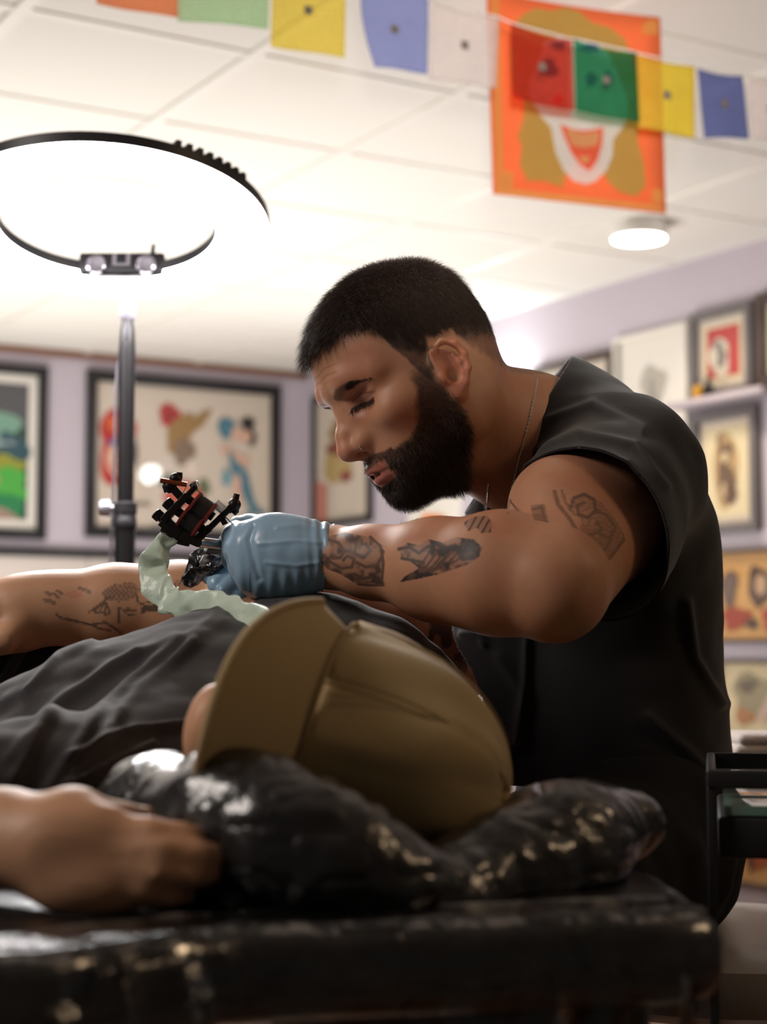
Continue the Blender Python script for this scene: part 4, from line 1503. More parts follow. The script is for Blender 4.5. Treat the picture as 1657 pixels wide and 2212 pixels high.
# brows and lashes
for s_ in (1, -1):
    wv_ = sstep(1.0, .5, db_ / np.interp(l_, [.012, .022, .040, .051], [.0042, .0042, .0028, .0011])) * front * (h[:, 1] * s_ > .004)
    p, n, idx = scatter(wv_, 650, 5 + s_)
    ph = toH(p)
    lat = sstep(.010, .040, np.abs(ph[:, 1]))
    d = n * .25 + Hd(-.35, 0, .55)[None, :] * (1 - lat)[:, None] + (Hd(-.6, 0, -.25) + HR[1] * s_ * .6)[None, :] * (.3 + lat)[:, None] + rng.normal(scale=.08, size=p.shape)
    strands('eyebrow', p - n * .0006, d, np.full(len(p), .0072), .00020, M_hair, artist, segs=2, seed=6)
    wl_ = sstep(.0014, .0006, dl_) * front * (h[:, 1] * s_ > .004)
    p, n, idx = scatter(wl_, 160, 15 + s_)
    d = (Hd(.70, 0, -.60) + HR[1] * s_ * .3)[None, :] + rng.normal(scale=.10, size=p.shape)
    strands('eyelashes', p - n * .0005, d, np.full(len(p), .0075), .00017, M_hair, artist, bend=Hd(.2, 0, .35)[None, :] * np.ones((len(p), 1)), segs=2, seed=8)
# teeth glimpsed between the lips
mb = MB()
for i in range(-3, 4):
    mb.box(Vector(H(.0835 - .0011 * i * i * .35, .0058 * i, -.0572)), Vector(HR[0]) * .0018, Vector(HR[1]) * .0027, Vector(HR[2]) * .0028, .0008)
M_teeth = mat('tooth_enamel', srgb(226, 214, 200), 0.25)
mb.build('teeth', M_teeth, artist)
# small ring through the near nostril
pts = []
for i in range(15):
    q_ = math.radians(-30 + 285 * i / 14)
    pts.append(Vector(H(.0930 + .0036 * math.cos(q_), .0172, -.0320 + .0042 * math.sin(q_))))
MB().tube(pts, .00045, 8).build('nose_ring', M_gold, artist)
# ------------------------------------------------------------------ the tattooing man's clothes
def cloth_mesh(name, F, m, parent, cuts, th=0.0022, sub=1, folds=None, lap=1):
    """cuts: (selection function, plane point, plane normal) - cloth beyond the plane is cut away cleanly"""
    V, Q = F.mesh()
    V = laplace(V, Q, lap, .5)
    for _ in range(sub):
        V, Q = subdivide(V, Q)
    if folds is not None:
        N = vnormals(V, Q)
        V = (V + N * np.asarray(folds(V, N))[:, None]).astype(np.float32)
    o = mk(name, V, Q, m, parent)
    bm = bmesh.new()
    bm.from_mesh(o.data)
    for sel, co, no in cuts:
        bm.verts.ensure_lookup_table()
        W = np.array([v.co for v in bm.verts])
        ok = sel(W)
        bm.verts.index_update()
        fs = [f for f in bm.faces if all(ok[v.index] for v in f.verts)]
        es = list({e for f in fs for e in f.edges})
        vs = list({v for f in fs for v in f.verts})
        bmesh.ops.bisect_plane(bm, geom=fs + es + vs, plane_co=Vector(co), plane_no=Vector(no), clear_outer=True, dist=1e-6)
    loose = [v for v in bm.verts if not v.link_faces]
    bmesh.ops.delete(bm, geom=loose, context='VERTS')
    # keep the biggest piece only
    bm.to_mesh(o.data)
    bm.free()
    o.data.polygons.foreach_set('use_smooth', np.ones(len(o.data.polygons), dtype=bool))
    md = o.modifiers.new('thickness', 'SOLIDIFY')
    md.thickness = th
    md.offset = -1
    return o


ALL = lambda V: np.ones(len(V), bool)


def along(V, a, b):
    a, b = np.array(a), np.array(b)
    ax = (b - a) / np.linalg.norm(b - a)
    t = (V - a) @ ax
    return t, np.linalg.norm(V - a - t[:, None] * ax, axis=1)


def ridge(V, pts, w, amp):
    """soft fold along a polyline given in picture space at the cloth (px,py)"""
    x, y = project(V)
    dm = np.full(len(V), 1e9)
    for a_, b_ in zip(pts[:-1], pts[1:]):
        ex, ey = b_[0] - a_[0], b_[1] - a_[1]
        t = np.clip(((x - a_[0]) * ex + (y - a_[1]) * ey) / (ex * ex + ey * ey), 0, 1)
        dm = np.minimum(dm, np.hypot(x - a_[0] - t * ex, y - a_[1] - t * ey))
    return amp * np.exp(-(dm / w) ** 2)


T = SDF(axis(0.0, 0.62, .0042), axis(1.28, 2.06, .0048), axis(.66, 1.26, .0042))
# trunk: stations (px centre, py, half width px, d centre, half depth)
st = [(1310, 965, .050, 1.66, .075), (1292, 1060, .098, 1.70, .16), (1298, 1200, .111, 1.715, .16), (1305, 1350, .114, 1.72, .155), (1315, 1500, .113, 1.72, .15), (1335, 1640, .107, 1.72, .155), (1360, 1740, .112, 1.72, .16)]
ctr = [P(a, b_, d_) for a, b_, _, d_, _ in st]
zz = np.array([c.z for c in ctr])[::-1]
cxs = np.array([c.x for c in ctr])[::-1]
cys = np.array([c.y for c in ctr])[::-1]
rxs = np.array([s_[2] for s_ in st])[::-1]
rys = np.array([s_[4] for s_ in st])[::-1]


def smooth_interp(z, a):
    return np.interp(z, zz, a) * .5 + .25 * np.interp(z + .03, zz, a) + .25 * np.interp(z - .03, zz, a)


def trunk(X, Y, Zq):
    cx, cy, rx, ry = (smooth_interp(Zq, a) for a in (cxs, cys, rxs, rys))
    q = (np.abs((X - cx) / rx) ** 2.3 + np.abs((Y - cy) / ry) ** 2.3) ** (1 / 2.3)
    return (q - 1) * np.minimum(rx, ry) * .9 + 0 * X


T.op(trunk, (0.0, 1.4, .60), (.6, 2.05, ctr[0].z - .01), .03)
# shoulders and yoke
T.chain([P(1215, 920, 1.63), P(1292, 985, 1.585), P(1340, 1040, 1.555)], [.050, .058, .068], .03)
T.chain([P(1195, 915, 1.66), P(1240, 985, 1.80), P(1240, 1045, 1.87)], [.055, .070, .074], .03)
T.cone(P(1365, 1140, 1.62), P(1290, 1020, 1.62), .052, .052, .04)
T.ell(P(1345, 1180, 1.67), (.070, .12, .10), None, .04)
T.cone(P(1105, 930, 1.605), P(1250, 970, 1.64), .058, .070, .03)      # neck opening
T.cone(P(1218, 822, 1.65), P(1290, 940, 1.66), .018, .045, .03)       # collar standing off the nape
# sleeves
sA = P(1345, 1030, 1.555)
T.chain([sA, shL.lerp(elL, .40) + CV(.004, 0, .002), shL.lerp(elL, .66) + CV(.004, 0, .002), shL.lerp(elL, .9)], [.070, .066, .066, .064], .03)
T.chain([P(1235, 1040, 1.86), shR.lerp(elR, .6)], [.066, .060], .03)
# loose front of the shirt hanging from the chest
T.chain([P(1075, 1120, 1.66), P(1066, 1380, 1.66), P(1094, 1540, 1.66), P(1160, 1700, 1.66)], [.030, .034, .036, .040], .05)

armdir = (elL - shL).normalized()
hem_c = P(1255, 1140, 1.42)
hem_n = (armdir * .9 + CV(-.35, 0, .05)).normalized()


def sel_sl(V):
    t, rad = along(V, shL, elL)
    return (t > .085) & (rad < .105)


armR = (elR - shR).normalized()
mR = shR.lerp(elR, .46)


def sel_slr(V):
    t, rad = along(V, shR, elR)
    return (t > .06) & (rad < .10)


nk_c = P(1140, 912, 1.62)
sel_nk = lambda V: np.linalg.norm(V - np.array(P(1140, 900, 1.62)), axis=1) < .17
c1, c2, c3 = (sel_sl, hem_c, hem_n), (sel_slr, mR, armR), (sel_nk, nk_c, CV(-.83, 0.0, .56))
cut_hem = (ALL, P(1400, 1650, 1.70), CV(.06, 0, -1))


def tee_folds(V, N):
    d = 0
    d = d + ridge(V, [(1130, 985), (1250, 935), (1370, 960), (1440, 1050)], 12, .0035)
    d = d + ridge(V, [(1120, 1020), (1250, 975), (1350, 1005), (1410, 1100)], 11, .0032)
    d = d + ridge(V, [(1130, 1065), (1230, 1010), (1330, 1040), (1395, 1130)], 11, .0032)
    d = d + ridge(V, [(1185, 905), (1280, 870), (1390, 925)], 10, .0025)
    d = d + ridge(V, [(1140, 1350), (1135, 1480), (1120, 1600)], 9, .006)
    d = d + ridge(V, [(1000, 1370), (1040, 1370), (1045, 1390)], 10, .004)
    d = d + ridge(V, [(1080, 1420), (1130, 1500), (1100, 1640)], 14, .004)
    d = d + ridge(V, [(1000, 1100), (1010, 1060), (1022, 1030)], 8, .004)
    d = d + ridge(V, [(1060, 1110), (1052, 1060), (1046, 1035)], 8, .004)
    d = d + ridge(V, [(1480, 1300), (1500, 1420), (1560, 1520)], 12, .006)
    d = d + ridge(V, [(1400, 1550), (1480, 1620), (1560, 1700)], 14, .005)
    d = d + (vnoise(V, 16, 4) - .5) * .006 + (vnoise(V, 40, 5) - .5) * .002
    return d


tee = cloth_mesh('t_shirt', T, M_tee, artist, [c1, c2, c3, cut_hem], folds=tee_folds)
# rolled collar band and sleeve seam as thin parts of the shirt
# trousers: seat and legs
TR = SDF(axis(-.15, .66, .009), axis(1.3, 2.06, .009), axis(.02, .98, .009))
TR.ell(P(1345, 1765, 1.70), (.108, .165, .112), None, .04)
hipL, hipR = P(1400, 1850, 1.60), P(1400, 1850, 1.82)
knL, knR_ = P(1180, 1900, 1.42), P(1130, 1880, 1.95)
TR.chain([hipL, knL, Vector((knL.x + .06, knL.y + .10, .10))], [.086, .072, .058], .03)
TR.chain([hipR, knR_, Vector((knR_.x + .06, knR_.y, .10))], [.086, .072, .058], .03)
TR.cone(P(1460, 1780, 1.66), P(1490, 1905, 1.66), .052, .040, .04)


def tr_folds(V, N):
    return (vnoise(V, 18, 6) - .5) * .012 + (vnoise(V, 45, 7) - .5) * .004


cut_tr = (ALL, Vector((0, 0, .085)), Vector((0, 0, -1)))
cut_wt = (lambda V: V[:, 0] > .17, P(1400, 1590, 1.70), CV(0, 0, 1))
trs = cloth_mesh('trousers', TR, M_trs, artist, [cut_tr, cut_wt], folds=tr_folds, th=.003)
# shoes
M_shoe = mat('black_leather', srgb(22, 21, 22), 0.4)
for kx, kk in ((knL, .10), (knR_, 0)):
    a_ = Vector((kx.x + .06, kx.y + kk, 0))
    sh = SDF(axis(a_.x - .25, a_.x + .09, .006), axis(a_.y - .08, a_.y + .08, .006), axis(-.01, .16, .006))
    sh.ell(a_ + Vector((0, 0, .055)), (.055, .042, .075), None, .03)
    sh.ell(a_ + Vector((-.10, 0, .032)), (.115, .043, .036), None, .03)
    v_, q_ = sh.mesh()
    v_[:, 2] = np.maximum(v_[:, 2], 0.001)
    mk('shoe', v_, q_, M_shoe, artist)

# silver chain round the neck: it lies on the skin and the shirt
from mathutils.bvhtree import BVHTree
bvh = [BVHTree.FromPolygons([tuple(x) for x in V], [tuple(int(i) for i in q) for q in Q])]
bvh.append(BVHTree.FromPolygons([tuple(v.co) for v in tee.data.vertices], [tuple(p.vertices) for p in tee.data.polygons]))


def lay(px, py, off=.0014):
    o = Vector((0, 0, CAMZ))
    d = (P(px, py, 1.0) - o).normalized()
    best = None
    for b in bvh:
        h = b.ray_cast(o, d, 4.0)
        if h[0] is not None and (best is None or h[3] < best):
            best = h[3]
    return o + d * ((best or 1.58) - off)


cpx = [(1161, 819), (1158, 838), (1152, 866), (1145, 900), (1136, 935), (1127, 970), (1117, 1008), (1108, 1046), (1101, 1080), (1096, 1108)]
cpts = [lay(*q) for q in cpx]
cpts2 = [lay(*q) for q in ((1055, 1046), (1053, 1062), (1052, 1080), (1052, 1098))]
back_ = [cpts[0], cpts[0] + CV(-.004, .035, .004), cpts[0] + CV(-.02, .075, -.02), cpts[0] + CV(-.03, .10, -.05)]


def bead_chain(pts, step=.0019):
    P_ = []
    for a_, b_ in zip(pts[:-1], pts[1:]):
        n_ = max(2, int((b_ - a_).length / step))
        P_ += [a_.lerp(b_, i / n_) for i in range(n_)]
    return P_


mb = MB()
link_pts = bead_chain(back_[::-1] + cpts[1:]) + bead_chain(cpts2)
for i, q in enumerate(link_pts):
    t = (link_pts[min(i + 1, len(link_pts) - 1)] - link_pts[max(i - 1, 0)])
    t = t.normalized() if t.length > 0 else Vector((0, 0, 1))
    s_ = t.cross(Vector((0, 1, 0)) if i % 2 else Vector((1, .3, 0))).normalized()
    mb.tube([q - t * .0012, q + t * .0012], [.00095, .00095], 5, flat=.55, updir=s_)
mb.build('necklace', M_gold, artist)

# ------------------------------------------------------------------ gloves
def gl_folds(V, N):
    x, y = project(V)
    w = sstep(640, 720, x) * (y < 1330)
    kd = .0016 * (np.exp(-((x - 516 - .10 * (y - 1200)) / 10.) ** 2) * (y < 1290)) - ridge(V, [(548, 1135), (538, 1165), (545, 1200), (560, 1250)], 7, .0016)
    kd = kd + ridge(V, [(560, 1175), (640, 1168), (690, 1172)], 5, .0007) + ridge(V, [(575, 1215), (640, 1222), (690, 1215)], 5, .0007) + ridge(V, [(600, 1140), (650, 1135), (700, 1145)], 6, .0008)
    kd = kd + .0004 * np.sin(x / 4.6 + .5 * np.sin(y / 17.)) * sstep(1215, 1245, y) * (x > 540)
    return kd + w * .0009 * np.sin(x / 3.6 + .8 * np.sin(y / 25.)) + (vnoise(V, 90, 4) - .5) * .0014


def rotv(v, ax, ang):
    return Matrix.Rotation(ang, 3, ax) @ v


G = SDF(axis(-.17, .0, .0018), axis(1.36, 1.60, .0022), axis(.96, 1.09, .0018))
GW = P(712, 1203, 1.45)
# wrist and back of the hand
G.chain([P(735, 1202, 1.448), P(690, 1203, 1.449), P(650, 1201, 1.45)], [.0262, .0262, .0285], .012)
G.ell(P(608, 1198, 1.452), (.034, .020, .0315), None, .02)
G.ell(P(570, 1190, 1.455), (.026, .020, .0270), None, .02)
G.ell(P(592, 1228, 1.462), (.030, .021, .024), None, .02)
# knuckles and fingers curled round the grip, away from the camera
kn4 = [(536, 1156, 1.462), (524, 1182, 1.458), (530, 1214, 1.456), (546, 1246, 1.458)]
fing = [(.0086, [(506, 1156, 1.474), (498, 1172, 1.492), (518, 1192, 1.505), (540, 1210, 1.505)]),
        (.0088, [(508, 1188, 1.470), (504, 1206, 1.488), (522, 1222, 1.502), (545, 1232, 1.505)]),
        (.0084, [(522, 1228, 1.470), (524, 1244, 1.488), (540, 1256, 1.502), (560, 1260, 1.503)]),
        (.0076, [(548, 1262, 1.472), (552, 1270, 1.486), (566, 1277, 1.496), (582, 1276, 1.498)])]
for (kx, ky, kd), (r_, pts) in zip(kn4, fing):
    pp = [P(600, ky * .5 + 599, 1.455), P(kx, ky, kd)] + [P(*q) for q in pts]
    G.chain(pp, [.015, r_ * 1.28, r_ * 1.15, r_ * 1.05, r_, r_ * .9], .006)
# thumb, leaves the side of the palm and closes on the tube
G.chain([P(620, 1166, 1.468), P(575, 1142, 1.482), P(540, 1136, 1.494), P(512, 1138, 1.500)], [.0150, .0110, .0092, .0080], .008)
c_cuff = (ALL, P(712, 1200, 1.45), CV(1, 0, -.16))
glove = cloth_mesh('glove', G, M_glove, artist, [c_cuff], folds=gl_folds, th=.0009, lap=1)
# cuff roll
rim_pts = []
cw = P(712, 1201, 1.449)
exx, eyy = CV(.16, 0, 1).normalized(), CV(0, 1, 0)
for i in range(25):
    q = 2 * math.pi * i / 24
    rim_pts.append(cw + exx * (.0258 * math.cos(q)) + eyy * (.0258 * math.sin(q)) + CV(.0015, 0, 0) * math.sin(3 * q))
MB().tube(rim_pts, .0012, 8, cap=False).build('rolled_cuff', M_glove, glove)

# far glove: fingers stretched forward and down on the skin
G2 = SDF(axis(-.22, -.05, .0018), axis(1.45, 1.66, .0022), axis(.955, 1.06, .0018))
G2.chain([wrR, P(600, 1272, 1.555)], [.027, .030], .012)
G2.ell(P(575, 1262, 1.55), (.032, .024, .022), None, .015)
f2 = [(.0090, [(560, 1232, 1.545), (515, 1216, 1.535), (480, 1222, 1.525), (452, 1243, 1.518)]),
      (.0092, [(560, 1250, 1.54), (520, 1238, 1.525), (490, 1248, 1.515), (466, 1262, 1.508)]),
      (.0088, [(565, 1268, 1.54), (535, 1252, 1.52), (508, 1262, 1.508), (488, 1278, 1.50)]),
      (.0080, [(575, 1280, 1.54), (550, 1266, 1.52), (532, 1274, 1.508), (515, 1290, 1.50)]),
      (.0100, [(590, 1250, 1.565), (555, 1222, 1.57), (520, 1205, 1.565), (488, 1205, 1.555)])]
for r_, pts in f2:
    G2.chain([P(*q) for q in pts], [r_ * 1.25, r_ * 1.1, r_, r_ * .85], .004)
cuff2 = (ALL, wrR, (wrR - P(575, 1262, 1.55)).normalized())
gl2 = cloth_mesh('glove', G2, M_glove, artist, [cuff2], folds=lambda V, N: (vnoise(V, 110, 4) - .5) * .003, th=.0009)
# ------------------------------------------------------------------ tattoo machine in the near hand
MD = 1.468
M_iron = mat('blackened_iron', srgb(38, 34, 33), 0.38, metal=0.6, bump=.1, bump_scale=300, bump_dist=.0005)
M_coil = mat('black_coil_winding', srgb(26, 21, 20), 0.5, bump=.6, bump_scale=900, bump_dist=.0006)
M_washer = mat('red_fibre_washer', srgb(132, 44, 30), 0.55)
M_copper = mat('copper_screw', srgb(178, 96, 66), 0.28, metal=0.9)
M_steel = mat('steel', srgb(180, 178, 178), 0.25, metal=0.9)
M_clearp = mat('clear_grommet', srgb(220, 222, 225), 0.3, alpha=.55)


def m8(x, y, d=0.0):
    """point of the machine's side plane, from the 240 px close-up (6.904 x)"""
    return P(320 + x / 6.904, 1000 + y / 6.904, MD + d)


DEP = CV(0, 1, 0)
machine = empty('tattoo_machine', m8(600, 800), 'black coil tattoo machine with red washers held in the near blue glove', 'tattoo machine')


def bar(mbb, a, b, w, dep, off=0.0, bev=.0006):
    """flat bar between two close-up points; w in close-up px"""
    A, B_ = m8(*a, off), m8(*b, off)
    ax = (B_ - A) / 2
    n_ = ax.cross(DEP).normalized()
    mbb.box((A + B_) / 2, ax, n_ * (w / 6.904 / FPX * MD / 2), DEP * (dep / 2), bev)
    return mbb


f_m = MB()
bar(f_m, (215, 850), (500, 1085), 190, .012)
bar(f_m, (470, 1060), (780, 1190), 150, .012)
bar(f_m, (700, 1170), (930, 960), 110, .011)
bar(f_m, (900, 990), (1210, 690), 85, .011)
bar(f_m, (1190, 720), (1290, 610), 110, .009)
bar(f_m, (450, 1150), (620, 1190), 120, .010)
bar(f_m, (210, 960), (330, 1010), 120, .010)
f_m.tube([m8(1085, 870), m8(1160, 835)], .0042, 12)
f_m.build('frame', M_iron, machine)
ab_ = MB()
bar(ab_, (225, 870), (470, 610), 115, .013)
bar(ab_, (455, 625), (590, 480), 105, .012)
bar(ab_, (575, 500), (720, 350), 80, .010)
ab_.build('armature_bar', M_iron, machine)
pt = MB()
bar(pt, (540, 560), (350, 350), 120, .010)
pt.tube([m8(330, 420), m8(300, 350), m8(340, 300)], [.0055, .0055, .005], 12)
pt.sphere(m8(325, 350), .0062, 10)
pt.sphere(m8(410, 240), .0055, 10)
pt.tube([m8(330, 330), m8(420, 230)], .0046, 12)
pt.build('binding_post', M_iron, machine)
MB().tube([m8(440, 270), m8(462, 215), m8(470, 140)], [.0034, .0030, .0026], 10).build('thumb_lever', M_iron, machine)
MB().tube([m8(185, 260, -.004), m8(580, 325, -.004)], .0022, 12).build('contact_screw', M_copper, machine)
MB().tube([m8(1275, 620), m8(1300, 560), m8(1325, 460)], [.0030, .0030, .0026], 10).build('thumb_lever', M_iron, machine)
mb = MB()
mb.sphere(m8(1290, 620), .0056, 10)
mb.tube([m8(1310, 650), m8(1308, 720), m8(1270, 760)], [.0030, .0028, .0024], 10)
mb.build('rear_post', M_iron, machine)
for (x, y) in ((345, 650), (190, 820)):
    mb = MB()
    d_ = (m8(470, 600) - m8(225, 870)).normalized().cross(DEP).normalized()
    if d_.x > 0:
        d_ = -d_
    mb.lathe(m8(x, y), d_, [(.0036, -.004), (.0036, .0), (.0052, .0005), (.0052, .006), (.0042, .0068)], 14)
    mb.build('bolt', M_iron, machine)
cax = (m8(930, 780) - m8(665, 590)).normalized()
for (x0, y0, x1, y1) in ((655, 583, 945, 790), (500, 765, 790, 972)):
    A, B_ = m8(x0, y0), m8(x1, y1)
    L_ = (B_ - A).length
    c = MB().lathe(A, cax, [(.0095, .0030), (.0104, .0034), (.0104, L_ - .0034), (.0095, L_ - .0030)], 26).build('coil', M_coil, machine)
    for h0 in (0.0008, L_ - .0038):
        MB().lathe(A, cax, [(.0096, h0), (.0118, h0 + .0004), (.0118, h0 + .0024), (.0096, h0 + .0028)], 26).build('washer', M_washer, c)
    MB().lathe(A, cax, [(.0040, -.0045), (.0040, L_ + .002)], 16).build('core', M_iron, c)
MB().tube([m8(700, 375), m8(880, 540), m8(1250, 900), m8(1420, 1070, .01)], .00055, 8).build('needle_bar', M_steel, machine)
MB().tube([m8(1005, 600), m8(1135, 720)], .0042, 14).build('grommet', M_clearp, machine)
sp_ = MB()
bar(sp_, (590, 330), (450, 585), 10, .006)
bar(sp_, (860, 560), (905, 590), 45, .006)
sp_.build('spring', M_steel, machine)
MB().lathe(m8(690, 330), CV(.35, 0, -.9), [(.003, -.003), (.0042, -.002), (.0042, .002), (.003, .003)], 14).build('cap_screw', M_steel, machine)
# stem and grip running down through the fist
MB().tube([m8(760, 1180, .006), m8(1150, 1230, .022), P(575, 1215, 1.492)], [.0045, .0045, .0045], 12).build('tube_stem', M_steel, machine)
MB().tube([P(508, 1182, 1.496), P(560, 1212, 1.492), P(600, 1240, 1.492)], [.0085, .0095, .008], 16).build('grip', M_iron, machine)


# ------------------------------------------------------------------ crumpled ink-black paper towel in the far glove
def crumple(name, outline, d, thick, seed, m, label, cat, amp=.003, scale=110, n=46, tilt=(0, 0)):
    """closed crumpled sheet bounded by a px outline, thick in the middle"""
    o = np.array(outline, float)
    c = o.mean(0)
    vs, fs = [], []
    th = np.linspace(0, 2 * np.pi, n, endpoint=False)
    ang = np.arctan2(o[:, 1] - c[1], o[:, 0] - c[0])
    rad = np.hypot(o[:, 0] - c[0], o[:, 1] - c[1])
    k = np.argsort(ang)
    ra = np.interp(th, np.concatenate([ang[k] - 2 * np.pi, ang[k], ang[k] + 2 * np.pi]), np.tile(rad[k], 3))
    rings = 14
    for side in (-1, 1):
        for i in range(rings + 1):
            t = i / rings
            for j in range(n):
                x, y = c[0] + math.cos(th[j]) * ra[j] * t, c[1] + math.sin(th[j]) * ra[j] * t
                dd = d + tilt[0] * (x - c[0]) + tilt[1] * (y - c[1])
                vs.append(tuple(P(x, y, dd + side * thick * (1 - t ** 2.2))))
    for s_ in (0, 1):
        b0 = s_ * (rings + 1) * n
        for i in range(rings):
            for j in range(n):
                q = (b0 + i * n + j, b0 + (i + 1) * n + j, b0 + (i + 1) * n + (j + 1) % n, b0 + i * n + (j + 1) % n)
                fs.append(q if s_ == 0 else q[::-1])
    v = np.array(vs)
    e = np.stack([vnoise(v, scale, seed + i) - .5 for i in range(3)], 1)
    e2 = np.stack([np.abs(vnoise(v, scale * 2.3, seed + 5 + i) - .5) - .25 for i in range(3)], 1)
    v = v + amp * 2 * e + amp * 1.6 * e2
    ob = MB().add(v, fs).build(name, m, None, auto=50)
    return tag(ob, label, cat)


def smear_mat():
    m = mat('ink_smeared_paper', (.02, .02, .02), 0.28, spec=.7, coat=.6, coat_rough=.2)
    nt = m.node_tree
    b = nt.nodes['Principled BSDF']
    tc = nt.nodes.new('ShaderNodeTexCoord')
    n = nt.nodes.new('ShaderNodeTexNoise')
    n.inputs['Scale'].default_value = 70
    n.inputs['Detail'].default_value = 3
    n.inputs['Distortion'].default_value = 1.2
    r = nt.nodes.new('ShaderNodeValToRGB')
    r.color_ramp.elements[0].position = .55
    r.color_ramp.elements[0].color = (.006, .006, .007, 1)
    r.color_ramp.elements[1].position = .68
    r.color_ramp.elements[1].color = (.40, .36, .35, 1)
    nt.links.new(tc.outputs['Object'], n.inputs['Vector'])
    nt.links.new(n.outputs['Fac'], r.inputs[0])
    nt.links.new(r.outputs[0], b.inputs['Base Color'])
    return m


crumple('paper_towel', [(392, 1248), (398, 1235), (418, 1222), (425, 1200), (437, 1180), (452, 1168), (466, 1166), (476, 1170), (486, 1180), (500, 1195), (512, 1215), (492, 1222), (470, 1232), (448, 1246), (440, 1256), (415, 1262), (400, 1258)], 1.515, .011, 3, smear_mat(),
        'crumpled paper towel smeared with black ink, pinched by the far blue glove', 'paper towel', amp=.0045, scale=95)

# ------------------------------------------------------------------ pale green plastic sleeve over the machine's cord
M_sleeve = mat('pale_green_film', srgb(208, 226, 208), 0.35, spec=.5, sss=0.0, bump=.5, bump_scale=55, bump_dist=.004, alpha=.93)
M_sleeve.node_tree.nodes['Principled BSDF'].inputs['Transmission Weight'].default_value = 0.0
sl = [  # centre px, half width px, depth
    (368, 1160, 22, 1.468), (356, 1178, 30, 1.466), (342, 1200, 33, 1.462), (334, 1225, 35, 1.455), (340, 1255, 35, 1.445), (356, 1282, 34, 1.432), (382, 1302, 33, 1.415),
    (420, 1310, 36, 1.395), (455, 1316, 42, 1.372), (500, 1332, 47, 1.345), (545, 1352, 49, 1.315), (590, 1372, 50, 1.285), (640, 1396, 50, 1.26), (690, 1425, 48, 1.25)]
ctrp = [P(a, b, d) for a, b, _, d in sl]
ww = [w / FPX * d for _, _, w, d in sl]
fine_c, fine_w = [], []
for i in range(len(sl) - 1):
    for k in range(7):
        t = k / 7
        p0, p1, p2, p3 = ctrp[max(i - 1, 0)], ctrp[i], ctrp[i + 1], ctrp[min(i + 2, len(sl) - 1)]
        fine_c.append(0.5 * ((2 * p1) + (p2 - p0) * t + (2 * p0 - 5 * p1 + 4 * p2 - p3) * t * t + (3 * p1 - p0 - 3 * p2 + p3) * t ** 3))
        fine_w.append(ww[i] * (1 - t) + ww[i + 1] * t)
vs, fs = [], []
NS = 28
for i, (c, w) in enumerate(zip(fine_c, fine_w)):
    t = (fine_c[min(i + 1, len(fine_c) - 1)] - fine_c[max(i - 1, 0)]).normalized()
    b = CV(0, 1, 0)
    a = t.cross(b).normalized()
    b = a.cross(t).normalized()
    for k in range(NS):
        q = 2 * math.pi * k / NS
        cr = .22 + .14 * math.sin(i * .55) * math.sin(2 * q + i * .2)
        vs.append(c + a * (w * math.cos(q)) + b * (w * cr * math.sin(q)))
for i in range(len(fine_c) - 1):
    for k in range(NS):
        fs.append((i * NS + k, i * NS + (k + 1) % NS, (i + 1) * NS + (k + 1) % NS, (i + 1) * NS + k))
v = np.array([tuple(x) for x in vs])
e = np.stack([np.abs(vnoise(v, 46, 50 + i) - .5) - .25 for i in range(3)], 1) + .6 * np.stack([vnoise(v, 90, 60 + i) - .5 for i in range(3)], 1)
tap = np.clip(np.arange(len(fine_c)) / 6, 0.3, 1).repeat(NS)[:, None] * np.where(np.arange(len(fine_c)) > 45, .55, 1.1).repeat(NS)[:, None]
v = v + e * .011 * tap
so = MB().add(v, fs).build('cord_sleeve', M_sleeve, None, auto=38)
tag(so, 'crinkled pale green plastic sleeve over the machine cord, running down behind the cap', 'cord cover')
cordp = [c + CV(0, .004, 0) for c in fine_c[::4]]
MB().tube([m8(300, 1040, .0)] + cordp, .0022, 8).build('cord', M_blackpl, so)
# ------------------------------------------------------------------ the client lying on the table
client = empty('person', P(200, 1800, 1.3), 'man lying on the table in a charcoal t-shirt, tan cap pulled over his face', 'person')
U_ = CV(.96, -.14, -.22).normalized()            # crown of the head, towards the right and the camera
F_ = CV(-.12, -.97, .19)
F_ = (F_ - U_ * F_.dot(U_)).normalized()         # face
R_ = F_.cross(U_).normalized()                   # his right side, upwards
HC = P(848, 1672, 1.085)
CR = np.array([tuple(F_), tuple(-R_), tuple(U_)], np.float32)


def K(f, l, u):
    return HC + F_ * f - R_ * l + U_ * u


shX = P(600, 1450, 1.45)           # upper (right) shoulder
elX = P(505, 1318, 1.62)
wrX = P(85, 1312, 1.60)
C_ = SDF(axis(-.62, .22, .0042), axis(.78, 1.78, .0046), axis(.70, 1.10, .0040))
# head (mostly under the cap): face shows past the brim
C_.ell(K(.000, 0, .000), (.084, .070, .066), CR, .01)
C_.ell(K(.034, 0, -.055), (.048, .054, .054), CR, .02)
for s_ in (1, -1):
    C_.cone(K(.0, .050 * s_, -.070), K(.058, .014 * s_, -.106), .015, .014, .02)
    C_.ell(K(.058, .044 * s_, -.028), (.022, .016, .016), CR, .015)
    C_.ell(K(.084, .030 * s_, -.006), (.014, .016, .010), CR, .010, 's')
    C_.ell(K(.064, .031 * s_, -.005), (.0135, .014, .0125), CR, .004)
    C_.ell(K(.000, .066 * s_, -.052), (.015, .008, .024), CR, .006)
    C_.ell(K(.078, .012 * s_, -.066), (.010, .007, .008), CR, .006)
C_.cone(K(.074, 0, -.030), K(.090, 0, -.062), .0075, .010, .01)
C_.ell(K(.062, 0, -.108), (.016, .019, .014), CR, .014)
for dz in (-.082, -.091):
    C_.cone(K(.078, -.016, dz), K(.078, .016, dz), .0048, .0048, .006)
